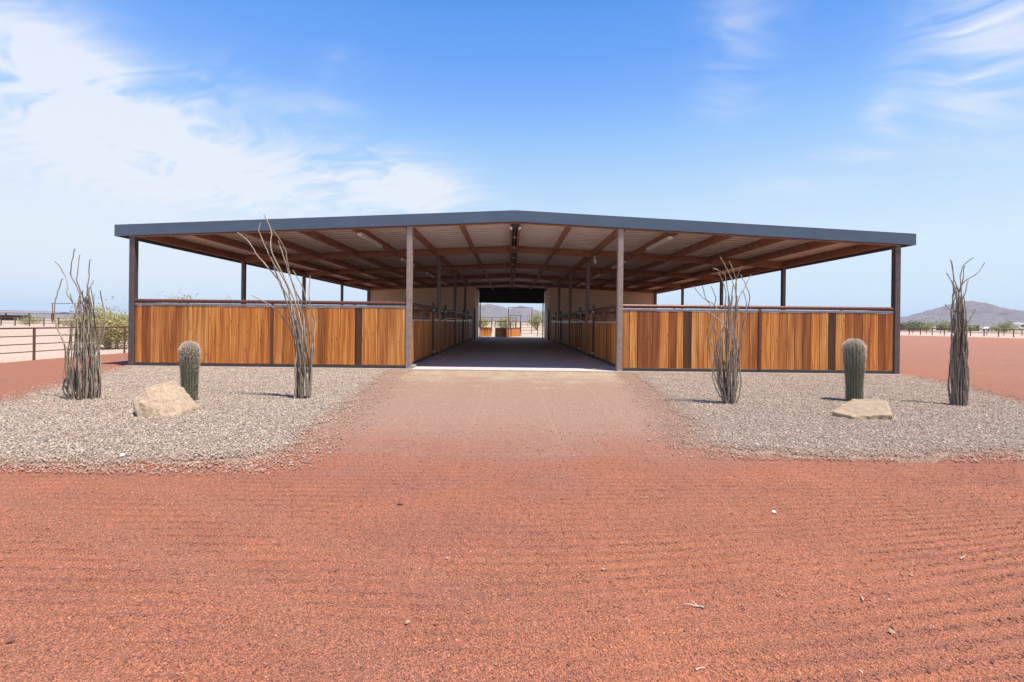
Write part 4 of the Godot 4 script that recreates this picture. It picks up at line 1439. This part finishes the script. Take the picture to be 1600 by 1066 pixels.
	pipe_fence("pipe_fence", "tall two rail pipe fence behind the boarded pen in the aisle opening", Vector3(-5.5, 0, -60.0), Vector3(0.8, 0, -60.0), 3.15, [2.05, 1.7, 1.2], 2.05, 0.035, false)
	for q in [[-0.2, 2.85, 3.4, "tall goal shaped pipe frame seen through the aisle"], [0.0, 1.4, 2.35, "lower pipe frame standing inside the tall one, seen through the aisle"]]:
		var zq := -60.6 if q[2] > 3.0 else -61.2
		t = thing("goal_post", q[3], "frame", Vector3(q[0], 0, zq))
		s = Shape.new()
		s.rod(Vector3(-0.15, q[2], 0), Vector3(q[1] - q[0] + 0.15, q[2], 0), 0.04)
		obj("crossbar", s, M["fence pipe"], t)
		for x in [0.0, q[1] - q[0]]:
			s = Shape.new()
			s.rod(Vector3(x, -0.06, 0), Vector3(x, q[2] - 0.02, 0), 0.05)
			obj("post", s, M["fence pipe"], t)

func mountain(label: String, z: float, prof: Array, depth: float, sd: int) -> void:
	var f := noise(sd, 0.0022, FastNoiseLite.TYPE_SIMPLEX_SMOOTH, 5)
	f.fractal_type = FastNoiseLite.FRACTAL_RIDGED
	var nu := 150
	var nv := 50
	var pts := PackedVector3Array()
	var x0: float = prof[0][0]
	var x1: float = prof[-1][0]
	for j in nv:
		var v := (j / (nv - 1.0)) * 2.0 - 1.0
		for i in nu:
			var x := lerpf(x0, x1, i / (nu - 1.0))
			var h := 0.0
			for q in prof.size() - 1:
				if x <= prof[q + 1][0]:
					var k: float = (x - prof[q][0]) / (prof[q + 1][0] - prof[q][0])
					h = lerpf(prof[q][1], prof[q + 1][1], k)
					break
			var zz := z + v * depth
			var rid := f.get_noise_2d(x * 1.6, zz * 1.6)
			var fall := pow(maxf(0.0, 1.0 - absf(v)), 1.15)
			var y := h * fall * (1.0 + 0.45 * rid * (1.0 - fall) * 1.4) + h * 0.035 * f.get_noise_2d(x * 5.0, zz * 5.0)
			if absf(v) > 0.99:
				y = -5.0
			pts.append(Vector3(x, y - 0.5, zz))
	var s := Shape.new()
	s.grid(nu, nv, pts, PackedColorArray())
	struct(obj("mountain", s, M["rock"]), label)

func build_debris() -> void:
	rng.seed = 91
	var list := [[-0.88, 3.77, 0.028, "dark red", "dark flat stone lying alone on the left of the middle raked ground"], [2.14, 3.71, 0.024, "white", "white pebble on the red ground right of the middle"], [0.58, 2.79, 0.017, "tan", "tan pebble on the raked ground straight before the right aisle post"], [2.43, 2.78, 0.018, "tan", "grey tan pebble at the right, nearer than the stick"], [-0.49, 2.28, 0.02, "tan", "tan pebble nearest the camera left of the middle"], [-0.38, 2.91, 0.016, "tan", "tan pebble left of the middle, halfway down the raked ground"], [1.88, 2.26, 0.022, "tan", "largest tan pebble at the lower right"], [-2.29, 2.13, 0.024, "dark red", "dark red stone at the lower left edge"], [2.32, 2.94, 0.012, "dark red", "small dark red stone at the right, just behind the tan pebbles"], [-4.1, 4.9, 0.04, "white", "white stone at the front edge of the left gravel bed"]]
	for q in list:
		var s: Mesh = stone_mesh(int(q[0] * 100) + 4000, 0.55)
		var m: StandardMaterial3D = M["pebble " + q[3]]
		var o := put("pebble", s, m)
		o.scale = Vector3.ONE * q[2] * 0.8
		o.rotation.y = rng.randf() * TAU
		o.position = Vector3(q[0], ground_y(q[0], -q[1]) + q[2] * 0.4 + (0.03 if q[1] > 4.5 else 0.0), -q[1])
		tag(o, q[4], "pebble", "loose pebbles on the red ground")
	var sticks := [[2.97, 3.01, 0.09, 0.5, "short pale stick lying on the red ground at the right"], [0.99, 2.45, 0.10, 2.8, "forked dry twig on the raked ground right of the middle"], [1.95, 2.54, 0.06, 1.1, "tiny upright straw stalk on the red ground at the right"], [0.84, 2.0, 0.05, 0.3, "dry twig nearest the camera at the bottom"], [8.95, 8.45, 0.42, -0.6, "fallen grey ocotillo wand on the gravel at the right edge"], [-9.6, 11.6, 0.55, 0.25, "dark stick on the gravel edge by the left barn corner"]]
	for q in sticks:
		var s := Shape.new()
		var n := 6
		var p := PackedVector3Array()
		var r := PackedFloat32Array()
		for i in n + 1:
			var f := float(i) / n - 0.5
			p.append(Vector3(q[2] * f, q[2] * 0.04 + 0.004 + rng.randf_range(0, 0.05) * q[2], rng.randf_range(-1, 1) * 0.05 * q[2]))
			r.append((0.004 + 0.010 * q[2]) * (1.0 - 0.5 * (f + 0.5)))
		s.tube(p, r, 6)
		if q[4].begins_with("forked"):
			s.tube(PackedVector3Array([p[2], p[2] + Vector3(0.02, 0.012, 0.025)]), PackedFloat32Array([0.004, 0.002]), 5)
		var o := obj("twig", s, M["bark"])
		o.position = Vector3(q[0], ground_y(q[0], -q[1]) + (0.03 if q[2] > 0.3 else 0.0), -q[1])
		o.rotation.y = q[3]
		tag(o, q[4], "twig")

# ---------------------------------------------------------------- build
func _ready() -> void:
	# camera: level lens shifted down a little, tilted slightly like the photograph
	var cam := Camera3D.new()
	cam.name = "camera"
	cam.position = Vector3(0, 1.5, 0)
	cam.rotation.z = 0.0113
	cam.projection = Camera3D.PROJECTION_FRUSTUM
	cam.keep_aspect = Camera3D.KEEP_HEIGHT
	cam.near = 0.1
	cam.far = 20000.0
	cam.size = 1066.0 / 722.0 * 0.1
	cam.frustum_offset = Vector2(3.0 / 722.0, -30.0 / 722.0) * 0.1
	add_child(cam)
	cam.current = true
	var env := Environment.new()
	env.background_mode = Environment.BG_SKY
	var sky := Sky.new()
	var pm := PanoramaSkyMaterial.new()
	pm.panorama = ImageTexture.create_from_image(sky_image())
	sky.sky_material = pm
	env.sky = sky
	env.tonemap_mode = Environment.TONE_MAPPER_LINEAR
	env.tonemap_exposure = EXPOSURE
	env.sdfgi_enabled = true
	env.ssao_enabled = true
	env.ssil_enabled = true
	env.fog_enabled = true
	env.fog_density = 0.00005
	env.fog_light_color = Color(0.80, 0.88, 1.0)
	var we := WorldEnvironment.new()
	we.name = "environment"
	we.environment = env
	add_child(we)
	var sun := DirectionalLight3D.new()
	sun.name = "sun"
	sun.light_energy = 1.6
	sun.light_color = Color(1.0, 0.965, 0.91)
	sun.light_angular_distance = 0.5
	sun.shadow_enabled = true
	add_child(sun)
	# towards the sun: high, to the right, a little in front of the barn
	sun.look_at_from_position(Vector3(0.27, 1.0, 0.18) * 10.0, Vector3.ZERO, Vector3.FORWARD)

	n_low = noise(41, 0.35, FastNoiseLite.TYPE_SIMPLEX_SMOOTH, 3)
	n_mid = noise(42, 0.8, FastNoiseLite.TYPE_SIMPLEX_SMOOTH, 4)
	n_fine = noise(43, 1.0, FastNoiseLite.TYPE_SIMPLEX_SMOOTH, 3)
	make_materials()
	mat("pebble white", lin(0.75, 0.72, 0.68), 0.8)
	mat("pebble tan", lin(0.36, 0.24, 0.16), 0.85)
	mat("pebble dark red", lin(0.16, 0.07, 0.05), 0.85)
	build_ground()
	mountain("grey purple desert mountain on the right horizon", -4000.0, [[2900, 0], [3200, 42], [3368, 73], [3561, 103], [3727, 149], [3837, 194], [3900, 218], [3959, 229], [4031, 224], [4142, 176], [4281, 139], [4448, 129], [4700, 104], [5100, 40], [5400, 0]], 800.0, 51)
	mountain("hazy mountain range seen through the aisle", -6000.0, [[-1500, 0], [-900, 160], [-393, 221], [-268, 231], [-102, 200], [-18, 167], [64, 193], [147, 219], [230, 187], [397, 147], [900, 120], [1500, 0]], 900.0, 52)
	mountain("low faint hills on the left horizon", -5200.0, [[-6400, 0], [-5700, 70], [-5200, 62], [-4700, 44], [-4000, 30], [-3300, 0]], 700.0, 53)
	mountain("pale distant hills behind the right mountain", -8000.0, [[5600, 0], [6200, 90], [6800, 170], [7400, 150], [8200, 190], [9000, 60], [9400, 0]], 600.0, 54)
	build_barn()
	build_front_wall(-1.0, "boarded brown stall wall across the barn front, left of the aisle", [[], [10]], 811)
	build_front_wall(1.0, "boarded brown stall wall across the barn front, right of the aisle", [[8], [8]], 812)
	build_aisle()
	build_lights()
	build_bed(LEFT_BED, "grey gravel bed in front of the left half of the barn", "loose grey and tan gravel stones of the left bed", 61, 0.15)
	build_bed(RIGHT_BED, "pinkish grey gravel bed in front of the right half of the barn", "loose pinkish grey gravel stones of the right bed", 62, 0.55)
	build_loose_grains()
	build_ocotillos()
	cactus("thick spiny barrel cactus behind the left boulder, before the boarded wall", Vector3(-5.69, 0.02, -8.23), 0.112, 1.06, 111, 0.06)
	cactus("spiny cactus with swollen pale top behind the flat right boulder", Vector3(6.7, 0.02, -8.96), 0.128, 1.22, 112, 0.14)
	boulder("humped cream sandstone boulder beside the left cactus", Vector3(-5.47, 0.11, -7.2), [
		[Vector3(-0.84, 0.54, 0.05), 0.285], [Vector3(-0.86, 0.46, -0.1), 0.31], [Vector3(-0.1, 1.0, 0.1), 0.345], [Vector3(0.66, 0.74, 0.1), 0.315], [Vector3(0.45, 0.55, 0.7), 0.33], [Vector3(-0.45, 0.60, 0.66), 0.31], [Vector3(-0.75, -0.14, 0.65), 0.28], [Vector3(1, 0.1, 0.1), 0.50],
		[Vector3(0.2, 0.2, 0.96), 0.36], [Vector3(0, 0.2, -1), 0.36], [Vector3(0, -1, 0), 0.26], [Vector3(0.4, 0.3, -0.8), 0.38]], 121, 0.07)
	boulder("low flat cream boulder with wide top in front of the right cactus", Vector3(5.86, 0.06, -7.62), [
		[Vector3(-0.06, 0.99, 0.11), 0.125], [Vector3(0.0, -0.05, 1.0), 0.43], [Vector3(0.81, 0.05, 0.57), 0.334], [Vector3(-0.82, -0.25, 0.57), 0.60], [Vector3(-0.61, 0.12, -0.79), 0.27], [Vector3(0.1, 0.2, -1), 0.42], [Vector3(0, -1, 0), 0.2], [Vector3(1, 0.0, -0.2), 0.62]], 122, 0.05)
	build_plants()
	build_far()
	build_debris()
